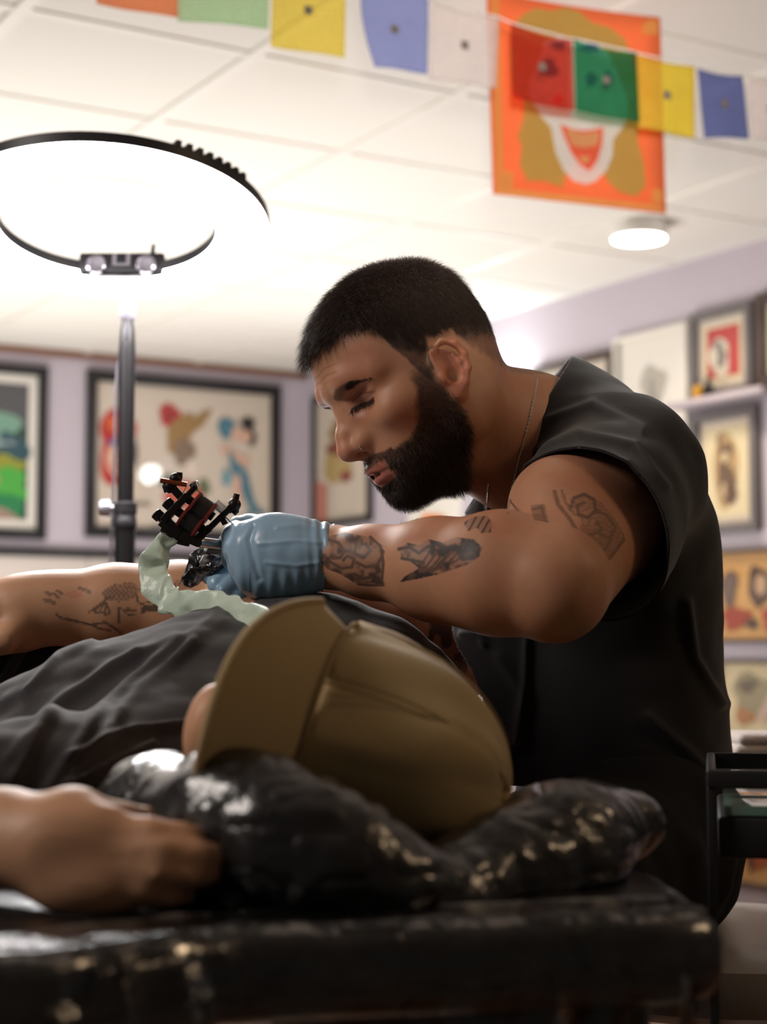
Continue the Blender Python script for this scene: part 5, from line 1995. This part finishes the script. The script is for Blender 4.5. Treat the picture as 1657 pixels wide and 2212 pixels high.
# neck and trunk
C_.cone(K(-.02, 0, -.06), P(560, 1670, 1.27), .052, .060, .03)
C_.ell(P(360, 1690, 1.36), (.14, .12, .060), None, .05)
C_.ell(P(60, 1740, 1.46), (.18, .12, .055), None, .05)
# right arm lying along the body, hand on the hip
C_.chain([shX, elX], [.052, .044], .02)
C_.chain([elX, elX.lerp(wrX, .28), elX.lerp(wrX, .62), elX.lerp(wrX, .88), wrX], [.040, .0445, .0405, .0330, .0300], .012)
hX = P(20, 1335, 1.60)
C_.chain([wrX, P(40, 1325, 1.60), P(-20, 1350, 1.60)], [.030, .033, .030], .015)
fgx = [[(-30, 1320, 1.57), (-85, 1342, 1.56), (-120, 1372, 1.56)], [(-40, 1338, 1.585), (-98, 1360, 1.58), (-132, 1390, 1.58)], [(-40, 1355, 1.60), (-95, 1378, 1.60), (-125, 1405, 1.60)], [(-25, 1370, 1.615), (-70, 1392, 1.62), (-95, 1412, 1.62)]]
for pts in fgx:
    C_.chain([P(*q) for q in pts], [.0115, .0095, .0085], .006)
C_.chain([P(40, 1350, 1.575), P(12, 1382, 1.56), P(-20, 1400, 1.555)], [.015, .0115, .010], .008)
# left arm comes back in from outside the frame, hand in front of the pillow
wrN = P(10, 1812, .915)
C_.chain([P(430, 1715, 1.22), P(0, 1762, 1.13), P(-420, 1785, 1.05)], [.046, .043, .036], .02)
C_.chain([P(-420, 1785, 1.05), P(-260, 1790, .99), wrN], [.036, .0365, .0230], .015)
nh = lambda x, y, d: P(x, y, d - .065)
C_.cone(wrN, nh(110, 1826, .965), .0225, .0225, .02)
C_.ell(nh(175, 1850, .957), (.034, .016, .026), None, .02)
C_.ell(nh(220, 1858, .955), (.024, .011, .027), None, .012)
C_.ell(nh(205, 1925, .948), (.026, .014, .013), None, .015)
fn = [([(245, 1800, .955), (330, 1796, .952), (395, 1806, .956), (440, 1808, .966)], .0079),
      ([(250, 1836, .950), (350, 1838, .945), (425, 1846, .949), (474, 1848, .958)], .0080),
      ([(248, 1874, .948), (345, 1882, .942), (412, 1890, .946), (456, 1890, .955)], .0077),
      ([(238, 1912, .947), (312, 1924, .942), (364, 1934, .946), (402, 1934, .954)], .0070)]
for pts, r_ in fn:
    C_.chain([nh(*q) for q in pts], [r_ * 1.12, r_ * .99, r_ * .93, r_ * .78], .0026)
# thumb along the top edge
C_.chain([nh(105, 1796, .970), nh(160, 1768, .972), nh(250, 1782, .985), nh(318, 1776, .997)], [.0165, .0150, .0110, .0092], .010)
V, Q = C_.mesh()
V = laplace(V, Q, 1, .4)
V, Q = subdivide(V, Q)
V[:, 2] = np.where(V[:, 0] > -.9, np.maximum(V[:, 2], .8165), V[:, 2])
x_, y_ = project(V)
SK2 = np.array(srgb(206, 156, 122))
Cc = np.tile(SK2, (len(V), 1))
q = np.stack([x_ / 1000, y_ / 1000, 0 * x_], 1)
onf = (y_ < 1400) & (x_ < 520) & (V[:, 1] > 1.45)
w1, w2 = vnoise(q, 45, 41), vnoise(q, 120, 42)
iw = np.zeros(len(V))


def pol(pts, w):
    dm = np.full(len(V), 1e9)
    for a_, b_ in zip(pts[:-1], pts[1:]):
        ex, ey = b_[0] - a_[0], b_[1] - a_[1]
        t = np.clip(((x_ - a_[0]) * ex + (y_ - a_[1]) * ey) / (ex * ex + ey * ey), 0, 1)
        dm = np.minimum(dm, np.hypot(x_ - a_[0] - t * ex, y_ - a_[1] - t * ey))
    return sstep(w * 1.3, w * .7, dm)


def ell2(cx, cy, rx, ry, ro=0.0):
    c, s_ = math.cos(ro), math.sin(ro)
    dx, dy = x_ - cx, y_ - cy
    return np.sqrt(((dx * c + dy * s_) / rx) ** 2 + ((-dx * s_ + dy * c) / ry) ** 2)


# bird body with scaly shading, wings, branch, leaves, small motifs
body_ = ell2(262, 1278, 40, 20, -.12) + .3 * (w2 - .5)
scal = np.abs(np.sin(x_ / 3.2 + 1.5 * np.sin(y_ / 4.))) < .6
iw = np.maximum(iw, (body_ < 1) * np.where(scal, .6, .28))
for (a_, b_) in (((240, 1290), (192, 1322)), ((238, 1288), (205, 1318)), ((232, 1290), (215, 1322)), ((228, 1292), (228, 1326)), ((226, 1292), (238, 1326))):
    iw = np.maximum(iw, pol([a_, b_], 2.4) * .7)
iw = np.maximum(iw, pol([(192, 1322), (200, 1318), (208, 1325), (216, 1320), (226, 1327), (238, 1326)], 2) * .7)
iw = np.maximum(iw, pol([(256, 1296), (256, 1344)], 3.5) * (y_ > 1310) * .75 + pol([(262, 1315), (278, 1330), (290, 1328)], 2) * .7)
iw = np.maximum(iw, (ell2(280, 1318, 14, 4, .1) < 1) * .65)
iw = np.maximum(iw, pol([(295, 1286), (300, 1304), (325, 1300), (340, 1288)], 2.2) * .75)
iw = np.maximum(iw, ((ell2(340, 1312, 38, 9, -.15) + .4 * (w2 - .5)) < 1) * .8)
iw = np.maximum(iw, ((ell2(330, 1270, 34, 14, -.1) + .5 * (w2 - .5)) < .9) * np.where(scal, .6, .15))
iw = np.maximum(iw, ((ell2(390, 1262, 22, 14) + .5 * (w2 - .5)) < .9) * np.where(scal, .6, .2))
for (cx_, cy_) in ((105, 1282), (122, 1286), (128, 1278), (98, 1296), (112, 1300), (175, 1272), (188, 1276)):
    iw = np.maximum(iw, (ell2(cx_, cy_, 9, 4, .5) < 1) * .55)
iw = np.maximum(iw, pol([(122, 1326), (128, 1334), (165, 1342), (200, 1350), (225, 1344), (240, 1352), (262, 1368)], 2.6) * .75)
iw = np.maximum(iw, pol([(200, 1352), (222, 1360), (240, 1362)], 2.2) * .7)
Cc = Cc * (1 - (onf * np.clip(iw * 1.05, 0, .95))[:, None]) + np.array(srgb(58, 54, 54)) * (onf * np.clip(iw * 1.05, 0, .95))[:, None]
rd = onf * (np.minimum(ell2(160, 1284, 18, 8), ell2(232, 1356, 16, 5)) < 1) * .25
Cc = Cc * (1 - rd[:, None]) + np.array(srgb(190, 70, 60)) * rd[:, None]
hk = (V - np.array(HC)) @ CR.T
inh = (np.linalg.norm(hk, axis=1) < .14)
lw = inh * (np.abs(hk[:, 2] + .0865) < .010) * (np.abs(hk[:, 1]) < .022) * (hk[:, 0] > .06) * .8
Cc = Cc * (1 - lw[:, None]) + np.array(srgb(186, 110, 98)) * lw[:, None]
M_skin2 = skin_mat('pale_skin')
mk('body', V, Q, M_skin2, client, attr={'Col': Cc})
# short dark hair at the temples and nape
fa = np.cross(V[Q[:, 2]] - V[Q[:, 0]], V[Q[:, 3]] - V[Q[:, 1]])
area = np.linalg.norm(fa, axis=1)
N = vnormals(V, Q)
hw2 = (inh & (hk[:, 0] < .02) & (hk[:, 2] > -.075) & (hk[:, 2] < -.01)).astype(float)
if hw2.sum() > 0:
    p, n, idx = scatter(hw2, 5000, 71)
    strands('hair', p, n * .3 - CR[2][None, :] * .8 + np.random.RandomState(3).normal(scale=.15, size=p.shape), np.full(len(p), .009), .00018, M_hair, client, segs=2)

# black t-shirt: shoulder and chest towards the camera, belly and hip behind
TC = SDF(axis(-.66, .16, .005), axis(.95, 1.90, .0055), axis(.72, 1.02, .0045))
TC.chain([P(600, 1492, 1.42), P(475, 1518, 1.42), P(250, 1632, 1.42), P(-40, 1780, 1.45), P(-300, 1760, 1.48)], [.052, .066, .070, .085, .10], .05)
TC.chain([P(600, 1540, 1.36), P(420, 1610, 1.33), P(180, 1700, 1.32), P(-60, 1760, 1.34)], [.075, .085, .085, .085], .05)
TC.chain([P(560, 1650, 1.27), P(350, 1740, 1.24), P(100, 1800, 1.25), P(-100, 1840, 1.25)], [.065, .065, .06, .06], .05)
TC.chain([P(690, 1430, 1.45), P(800, 1465, 1.47), P(905, 1520, 1.49)], [.048, .050, .046], .03)     # far shoulder under the artist's arm
TC.chain([P(600, 1372, 1.47), P(700, 1400, 1.47), P(600, 1450, 1.42)], [.030, .034, .045], .03)
TC.chain([P(360, 1390, 1.66), P(180, 1420, 1.68), P(-60, 1470, 1.68), P(-240, 1500, 1.68)], [.026, .048, .075, .09], .03)

TC.chain([P(430, 1715, 1.22), P(100, 1752, 1.15), P(-150, 1772, 1.10)], [.056, .053, .050], .04)     # sleeve of the arm towards the camera


def tc_folds(V, N):
    d = ridge(V, [(470, 1330), (330, 1440), (200, 1560), (90, 1720)], 13, .0045)
    d = d + ridge(V, [(420, 1400), (300, 1500), (200, 1620), (120, 1710)], 12, .004)
    d = d + ridge(V, [(380, 1380), (250, 1440), (100, 1560), (30, 1680)], 14, .004)
    d = d + ridge(V, [(300, 1420), (130, 1520), (20, 1640)], 14, .0035)
    d = d + ridge(V, [(150, 1640), (260, 1590), (440, 1560)], 8, .006)
    d = d + ridge(V, [(140, 1700), (220, 1660), (330, 1610)], 8, .005)
    d = d + ridge(V, [(520, 1320), (430, 1380), (380, 1440)], 10, .003)
    d = d + ridge(V, [(60, 1490), (130, 1420), (200, 1390)], 10, .004)
    return d + (vnoise(V, 22, 14) - .5) * .007 + (vnoise(V, 60, 15) - .5) * .0028


cloth_mesh('t_shirt', TC, M_teec, client, [(ALL, P(-215, 1600, 1.45), CV(-1, 0, 0))], folds=tc_folds)
# olive trousers with a dark zip edge at the far left
TO = SDF(axis(-.85, -.28, .007), axis(1.4, 1.95, .007), axis(.74, 1.03, .006))
TO.chain([P(20, 1455, 1.70), P(-200, 1480, 1.70), P(-420, 1560, 1.70)], [.052, .10, .10], .04)
M_olv = mat('olive_cotton', srgb(96, 96, 78), .85, bump=.3, bump_scale=400, bump_dist=.0008)
cloth_mesh('trousers', TO, M_olv, client, [], folds=lambda V, N: (vnoise(V, 30, 3) - .5) * .006)
zp = [P(68, 1378, 1.605), P(45, 1405, 1.60), P(20, 1450, 1.60), P(0, 1490, 1.60), P(-30, 1540, 1.60)]
zb = MB()
zb.tube(zp, .006, 8, flat=.4)
zb.build('zip', M_blackpl, client)

# ------------------------------------------------------------------ the tan cap on his head
M_cap = mat('tan_cotton_twill', srgb(176, 152, 108), .85, spec=.2, sheen=.2, bump=.3, bump_scale=500, bump_dist=.0008, noise=.08, noise_scale=25)
M_capd = mat('tan_stitching', srgb(156, 132, 92), .85)
CAPC = HC - U_ * .045 + F_ * .004
cap = empty('cap', tuple(CAPC), 'tan baseball cap worn by the lying man, brim towards the left', 'cap')


def capP(phi, th, r=1.0):
    """phi round the head (0 = front), th from brim line (0) to button (pi/2)"""
    rx, ry, rz = .104 * r, .086 * r, .118 * r
    k = math.cos(th) ** .85 if th < math.pi / 2 - 1e-4 else 0
    return CAPC + F_ * (rx * math.cos(phi) * k) - R_ * (ry * math.sin(phi) * k) + U_ * (rz * math.sin(th) ** .95)


vs, fs = [], []
NP, NT = 96, 26
for j in range(NT + 1):
    th = math.pi / 2 * j / NT
    for i in range(NP):
        phi = 2 * math.pi * i / NP
        seam = min(abs(((phi - math.pi / 6) % (math.pi / 3)) - 0), abs(((phi - math.pi / 6) % (math.pi / 3)) - math.pi / 3))
        dent = .0022 * math.exp(-(seam / .045) ** 2) * math.cos(th)
        p = capP(phi, th)
        n = (p - CAPC).normalized()
        w = .005 * math.sin(3.1 * phi + 2.0 * th) * math.sin(2.2 * th + .5) + .0035 * math.sin(7 * phi + 4 * th + 1) * math.cos(th) * .7
        w += .004 * (float(vnoise(np.array([tuple(p)]), 26, 5)[0]) - .5)
        vs.append(p + n * (w - dent))
for j in range(NT):
    for i in range(NP):
        fs.append((j * NP + i, j * NP + (i + 1) % NP, (j + 1) * NP + (i + 1) % NP, (j + 1) * NP + i))
cr = MB().add(vs, fs).build('crown', M_cap, cap, auto=60)
md = cr.modifiers.new('thickness', 'SOLIDIFY')
md.thickness = .003
md.offset = -1
for k in range(6):
    phi = math.pi / 6 + k * math.pi / 3
    for off in (-.035, .035):
        MB().tube([capP(phi + off * max(.15, math.cos(math.pi / 2 * j / 18)), math.pi / 2 * j / 18, 1.004) for j in range(18)], .0006, 5).build('seam', M_capd, cr)
MB().lathe(CAPC + U_ * .117, U_, [(.008, -.002), (.008, .001), (.005, .004), (.001, .005)], 18).build('button', M_cap, cr)
for k in (0, 1, 3, 4):
    phi = k * math.pi / 3 + math.pi / 3 * .0
    c = capP(phi + .0, .75, 1.01)
    n = (c - CAPC).normalized()
    ring = [(c + (n.orthogonal().normalized() * math.cos(a) + n.cross(n.orthogonal().normalized()) * math.sin(a)) * .0035) for a in [2 * math.pi * i / 12 for i in range(13)]]
    MB().tube(ring, .0009, 6, cap=False).build('eyelet', M_capd, cr)
# sweatband edge and brim
MB().tube([capP(2 * math.pi * i / 48, 0.01, 1.003) for i in range(49)], .0018, 6, cap=False).build('band_edge', M_capd, cr)
vs, fs = [], []
NU, NV = 44, 14
for v in range(NV + 1):
    t = v / NV
    for u in range(NU + 1):
        s_ = -1 + 2 * u / NU                        # across the brim
        phi = s_ * 1.18
        base = capP(phi, .0, 1.0)
        outw = .078 * (1 - abs(s_) ** 2.6) + .004
        lat = -R_ * (.012 * s_ * t)
        arch = .014 * s_ * s_ * t + .003 * t
        p = base + F_ * (outw * t * .94) + lat - U_ * (outw * t * .44 + arch)
        vs.append(p)
for v in range(NV):
    for u in range(NU):
        a = v * (NU + 1) + u
        fs.append((a, a + 1, a + NU + 2, a + NU + 1))
brm = MB().add(vs, fs).build('brim', M_cap, cap, auto=60)
md = brm.modifiers.new('thickness', 'SOLIDIFY')
md.thickness = .0035
MB().tube([vs[NV * (NU + 1) + u] for u in range(NU + 1)], .0026, 8).build('brim_edge', M_cap, brm)
# ------------------------------------------------------------------ wrapped pillow and tattoo table
def film_mat(name, c, bs, dist, rough=.32, coat=1.0):
    m = mat(name, c, rough, spec=.4, coat=coat * .7, coat_rough=.08, bump=.9, bump_scale=bs, bump_dist=dist, detail=6)
    return m


M_vinyl = film_mat('black_vinyl_under_film', srgb(30, 26, 25), 24, .004)
M_pfilm = film_mat('black_pillow_under_film', srgb(26, 23, 23), 40, .004)
PZ = 0.815
PF = SDF(axis(-.22, .26, .004), axis(.78, 1.36, .004), axis(.78, .96, .003))
pil = [((352, 1755, 1.0), .033), ((520, 1770, .935), .034), ((620, 1822, .915), .032), ((740, 1870, .905), .028), ((850, 1930, .91), .022), ((985, 1950, .94), .018), ((1080, 1890, .98), .028), ((1220, 1825, 1.02), .033), ((1365, 1778, 1.06), .022)]
PF.chain([P(*a) for a, _ in pil], [r for _, r in pil], .03)
PF.chain([P(250, 1800, 1.10), P(345, 1770, 1.03)], [.024, .038], .03)
PF.chain([P(220, 1795, 1.12), P(420, 1790, 1.16), P(760, 1890, 1.15), P(1050, 1880, 1.14), P(1330, 1795, 1.12)], [.026, .038, .03, .03, .024], .04)
PF.chain([P(470, 1880, .95), P(700, 1945, .93), P(1000, 1955, .975), P(1200, 1895, 1.0)], [.036, .020, .016, .020], .04)
PF.chain([P(500, 1880, 1.08), P(1000, 1910, 1.06)], [.045, .03], .05)
# the head has pressed a hollow into it
PF.ell(tuple(CAPC + U_ * .045), (.088, .088, .082), CR, .010, 's')
V, Q = PF.mesh()
V[:, 2] = np.maximum(V[:, 2], PZ + .0005)
V = laplace(V, Q, 3, .5)
V, Q = subdivide(V, Q)
N = vnormals(V, Q)
V = V + N * ((np.abs(vnoise(V, 30, 3) - .5) - .2) * .007 + (np.abs(vnoise(V, 75, 4) - .5) - .2) * .004)[:, None]
V[:, 2] = np.maximum(V[:, 2], PZ + .0005)
pill = mk('pillow', V.astype(np.float32), Q, M_pfilm)
tag(pill, 'dark pillow wrapped in glossy clear film under the cap', 'pillow')

table = empty('tattoo_table', (0, 1.2, 0), 'long padded tattoo table wrapped in shiny clear film', 'table')
# padded top: outline seen from above (x, y), near edge towards the camera
e0, e1, e2, e3 = P(-900, 2075, .80), P(-100, 2070, .80), P(380, 2010, .86), P(1470, 1945, .93)
near = [(-.95, .66), (-.32, .745), (-.16, .765), (-.07, .835), (.06, .868), (.165, .895)]
rim = near + [(.176, .93), (.176, 1.02), (.16, 1.10), (.05, 1.32), (-.2, 1.62), (-.6, 1.98), (-.95, 2.2)]
# rounded slab from the outline
def slab_round(out, z0, z1, r, n=6):
    """outline polygon -> rounded-edge slab"""
    pts = []
    m = len(out)
    for i in range(m):
        a, b = Vector((*out[i], 0)), Vector((*out[(i + 1) % m], 0))
        p0 = Vector((*out[i - 1], 0))
        p3 = Vector((*out[(i + 2) % m], 0))
        for k in range(8):
            t = k / 8
            pts.append(0.5 * ((2 * a) + (b - p0) * t + (2 * p0 - 5 * a + 4 * b - p3) * t * t + (3 * a - p0 - 3 * b + p3) * t ** 3))
    nrm = []
    L = len(pts)
    for i in range(L):
        t = (pts[(i + 1) % L] - pts[i - 1]).normalized()
        nrm.append(Vector((t.y, -t.x, 0)))
    prof = [(-r, z1)] + [(-r + r * math.sin(math.pi / 2 * k / n), z1 - r + r * math.cos(math.pi / 2 * k / n)) for k in range(1, n + 1)]
    prof += [(-r + r * math.cos(math.pi / 2 * k / n), z0 + r - r * math.sin(math.pi / 2 * k / n)) for k in range(n + 1)]
    vs, fs = [], []
    for (o, z) in prof:
        for i in range(L):
            vs.append(pts[i] + nrm[i] * o + Z * z)
    for j in range(len(prof) - 1):
        for i in range(L):
            fs.append((j * L + i, j * L + (i + 1) % L, (j + 1) * L + (i + 1) % L, (j + 1) * L + i))
    fs.append(tuple(range(L)))
    fs.append(tuple((len(prof) - 1) * L + i for i in range(L))[::-1])
    return vs, fs


mb = MB().add(*slab_round(rim, PZ - .048, PZ, .020))
cush = mb.build('cushion', M_vinyl, table, auto=60)
# loose wrinkled film hanging over the near edge
def drape(name, pts, drop, m, seed, fl=.010, top=.05):
    vs, fs = [], []
    NX, NY = 110, 26
    for j in range(NY + 1):
        t = j / NY
        for i in range(NX + 1):
            u = i / NX * (len(pts) - 1)
            k = min(int(u), len(pts) - 2)
            p = pts[k].lerp(pts[k + 1], u - k)
            tn = (pts[k + 1] - pts[k]).normalized()
            nn = Vector((tn.y, -tn.x, 0))
            s_ = t * (top + drop)
            if s_ < top:
                q = p - nn * (top - s_) + Z * (.003)
            else:
                dn = s_ - top
                q = p + nn * (.004 + .012 * min(1, dn / .03)) - Z * (dn)
            w = .5 * math.sin(u * 9 + seed) + .5 * math.sin(u * 21 + 2 * seed + t * 3)
            q = q + nn * (fl * max(0, t - .35) * w)
            vs.append(tuple(q))
    v = np.array(vs)
    v[:, 2] += (np.abs(vnoise(v, 30, seed) - .5)) * .004
    e = (np.abs(vnoise(v, 42, seed + 3) - .5) - .25) * .010
    v[:, 1] -= e
    for j in range(NY):
        for i in range(NX):
            a = j * (NX + 1) + i
            fs.append((a, a + 1, a + NX + 2, a + NX + 1))
    o = MB().add(v, fs).build(name, m, table, auto=50)
    md = o.modifiers.new('thickness', 'SOLIDIFY')
    md.thickness = .0006
    return o


def clear_film():
    m = bpy.data.materials.new('clear_film')
    m.use_nodes = True
    nt = m.node_tree
    nt.nodes.clear()
    out = nt.nodes.new('ShaderNodeOutputMaterial')
    mix = nt.nodes.new('ShaderNodeMixShader')
    fr = nt.nodes.new('ShaderNodeFresnel')
    fr.inputs[0].default_value = 1.5
    t = nt.nodes.new('ShaderNodeBsdfTransparent')
    t.inputs[0].default_value = (.93, .93, .93, 1)
    g = nt.nodes.new('ShaderNodeBsdfGlossy')
    g.inputs['Roughness'].default_value = .14
    tc = nt.nodes.new('ShaderNodeTexCoord')
    n = nt.nodes.new('ShaderNodeTexNoise')
    n.inputs['Scale'].default_value = 38
    n.inputs['Detail'].default_value = 5
    b = nt.nodes.new('ShaderNodeBump')
    b.inputs['Strength'].default_value = .9
    b.inputs['Distance'].default_value = .005
    nt.links.new(tc.outputs['Object'], n.inputs['Vector'])
    nt.links.new(n.outputs['Fac'], b.inputs['Height'])
    nt.links.new(b.outputs[0], fr.inputs['Normal'])
    nt.links.new(b.outputs[0], g.inputs['Normal'])
    nt.links.new(fr.outputs[0], mix.inputs[0])
    nt.links.new(t.outputs[0], mix.inputs[1])
    nt.links.new(g.outputs[0], mix.inputs[2])
    nt.links.new(mix.outputs[0], out.inputs[0])
    return m


M_film = clear_film()
drape('film_wrap', [Vector((x, y - .006, PZ)) for x, y in near], .065, M_film, 3)
# frame, legs and brace under the cushion
M_tmetal = mat('dark_steel', srgb(36, 34, 35), .4, metal=.6)
fr_ = MB()
fr_.box((-.35, 1.30, PZ - .075), Vector((.45, .40, 0)), Vector((-.02, .022, 0)), Z * .018)
fr_.box((.03, 1.02, PZ - .075), Vector((.10, .02, 0)), Vector((-.01, .06, 0)), Z * .018)
fr_.build('frame', M_tmetal, table, smooth=False)
for (x, y) in ((.13, .97), (.11, 1.10), (-.75, 1.65), (-.80, 1.30)):
    lg = MB().tube([(x, y, PZ - .06), (x, y, .02)], .018, 14).build('leg', M_tmetal, table)
    MB().lathe((x, y, 0.0), Z, [(.024, 0), (.024, .018), (.018, .024)], 16).build('rubber_foot', M_blackpl, lg)
MB().tube([(.06, .95, PZ - .075), (.15, .96, PZ - .24)], .007, 10).build('brace', M_tmetal, table)
M_wplas = mat('pale_green_plastic', srgb(190, 196, 170), .4)
st_ = MB()
st_.box(P(1278, 2185, 1.05), CV(.008, 0, -.03) * 1.0, CV(0, .004, 0), CV(.009, 0, .0025), .002)
st_.build('strap_buckle', M_wplas, table)

# ------------------------------------------------------------------ cart, towel, stool at the right edge
CD = 1.20


def cx(px, d=CD):
    return (px - CX) / FPX * d


cy = CD
CZT = P(1600, 1680, CD).z
M_cart = mat('black_powder_coat', srgb(24, 22, 22), .5)
x0, x1 = cx(1530), cx(1530) + .30
an_ = math.atan2(x0, cy)
CAX, CAY = Vector((math.cos(an_), -math.sin(an_), 0)), Vector((math.sin(an_), math.cos(an_), 0))
c00 = Vector((x0, cy, 0))


def cq(u, v, z):
    return c00 + CAX * u + CAY * v + Z * z


CW_, dep_, dz = .30, .20, .0065
cart = empty('cart', tuple(cq(CW_ / 2, dep_ / 2, 0)), 'black metal cart with a glass shelf at the right edge', 'cart')
zb_ = P(1600, 1805, CD).z
for (u, v) in ((0, 0), (CW_, 0), (0, dep_), (CW_, dep_)):
    MB().box(cq(u, v, (CZT - dz) / 2 + .001), CAX * .0032, CAY * .0032, Z * ((CZT - dz) / 2 - .001), .0008).build('post', M_cart, cart)
tr_ = MB()
for v in (0, dep_):
    tr_.box(cq(CW_ / 2, v, CZT), CAX * (CW_ / 2 + .0032), CAY * .0045, Z * dz, .0015)
for u in (0, CW_):
    tr_.box(cq(u, dep_ / 2, CZT), CAX * .0032, CAY * (dep_ / 2), Z * dz, .0015)
tr_.build('top_rail', M_cart, cart)
M_gl = mat('green_glass', srgb(120, 160, 146), .08, spec=.6, coat=1, alpha=.8)
zs_ = P(1600, 1748, CD).z
MB().box(cq(CW_ / 2 + .004, dep_ / 2, zs_), CAX * (CW_ / 2 - .0045), CAY * (dep_ / 2 - .004), Z * .0035, .0008).build('glass_shelf', M_gl, cart)
MB().box(cq(CW_ / 2, dep_ / 2, zb_), CAX * (CW_ / 2 - .004), CAY * (dep_ / 2 - .004), Z * .0145, .003).build('drawer', M_cart, cart)
MB().box(cq(CW_ / 2, dep_ / 2, .10), CAX * (CW_ / 2), CAY * (dep_ / 2), Z * .008, .002).build('lower_shelf', M_cart, cart)
# tray stand behind the seated man with a folded white towel
M_towel = mat('white_terry', srgb(220, 206, 198), .95, bump=.9, bump_scale=420, bump_dist=.002, sheen=.3)
TD = 2.02
tb = P(1700, 1668, TD)
ts = empty('tray_stand', (tb.x, tb.y, 0), 'round grey metal tray stand behind the seated man, holding the white towel', 'tray stand')
MB().lathe((tb.x, tb.y, tb.z - .036), Z, [(.02, 0), (.045, .002), (.072, .012), (.085, .030), (.083, .031), (.070, .014), (.04, .005), (.01, .004)], 44).build('tray', M_silver, ts)
MB().lathe((tb.x, tb.y, 0), Z, [(.012, .02), (.012, tb.z - .035)], 16).build('pole', M_steel, ts)
MB().lathe((tb.x, tb.y, 0), Z, [(.13, 0), (.13, .012), (.02, .024), (.013, .03)], 32).build('base', M_steel, ts)
vs, fs = [], []
nl = 5
tw = MB()
for k in range(nl):
    zc = tb.z - .010 + .0125 * k + .0005
    tw.box((tb.x - .004 * (k % 2), tb.y, zc), Vector((.070, .004, 0)), Vector((-.004, .05, 0)), Z * .0068, .006)
to_ = tw.build('towel', M_towel)
tag(to_, 'folded white towel behind the seated man at the right edge', 'towel')

stool = empty('stool', (.37, 1.74, 0), 'round silver stool under the seated tattooing man', 'stool')
SZ = P(1600, 2012, 1.68).z
M_seat = mat('silver_vinyl', srgb(150, 142, 136), .38, spec=.5, bump=.2, bump_scale=200, bump_dist=.001)
scx, scy = .335, 1.74
MB().lathe((scx, scy, SZ), Z, [(.185, -.06), (.2, -.05), (.205, -.03), (.2, -.01), (.185, -.002), (.1, .0), (.01, .0)], 48).build('seat', M_seat, stool)
MB().lathe((scx, scy, 0), Z, [(.028, .10), (.028, .35), (.02, .36), (.02, SZ - .06), (.06, SZ - .058)], 24).build('gas_column', M_steel, stool)
for k in range(5):
    q = math.radians(20 + 72 * k)
    d = Vector((math.cos(q), math.sin(q), 0))
    lg = MB().tube([Vector((scx, scy, .11)) + d * .02, Vector((scx, scy, .075)) + d * .28], [.02, .013], 12).build('leg', M_steel, stool)
    MB().lathe(Vector((scx, scy, .028)) + d * .28 - d.cross(Z) * .011, d.cross(Z), [(.02, 0), (.0275, .003), (.0275, .019), (.02, .022)], 20).build('caster', M_blackpl, lg)
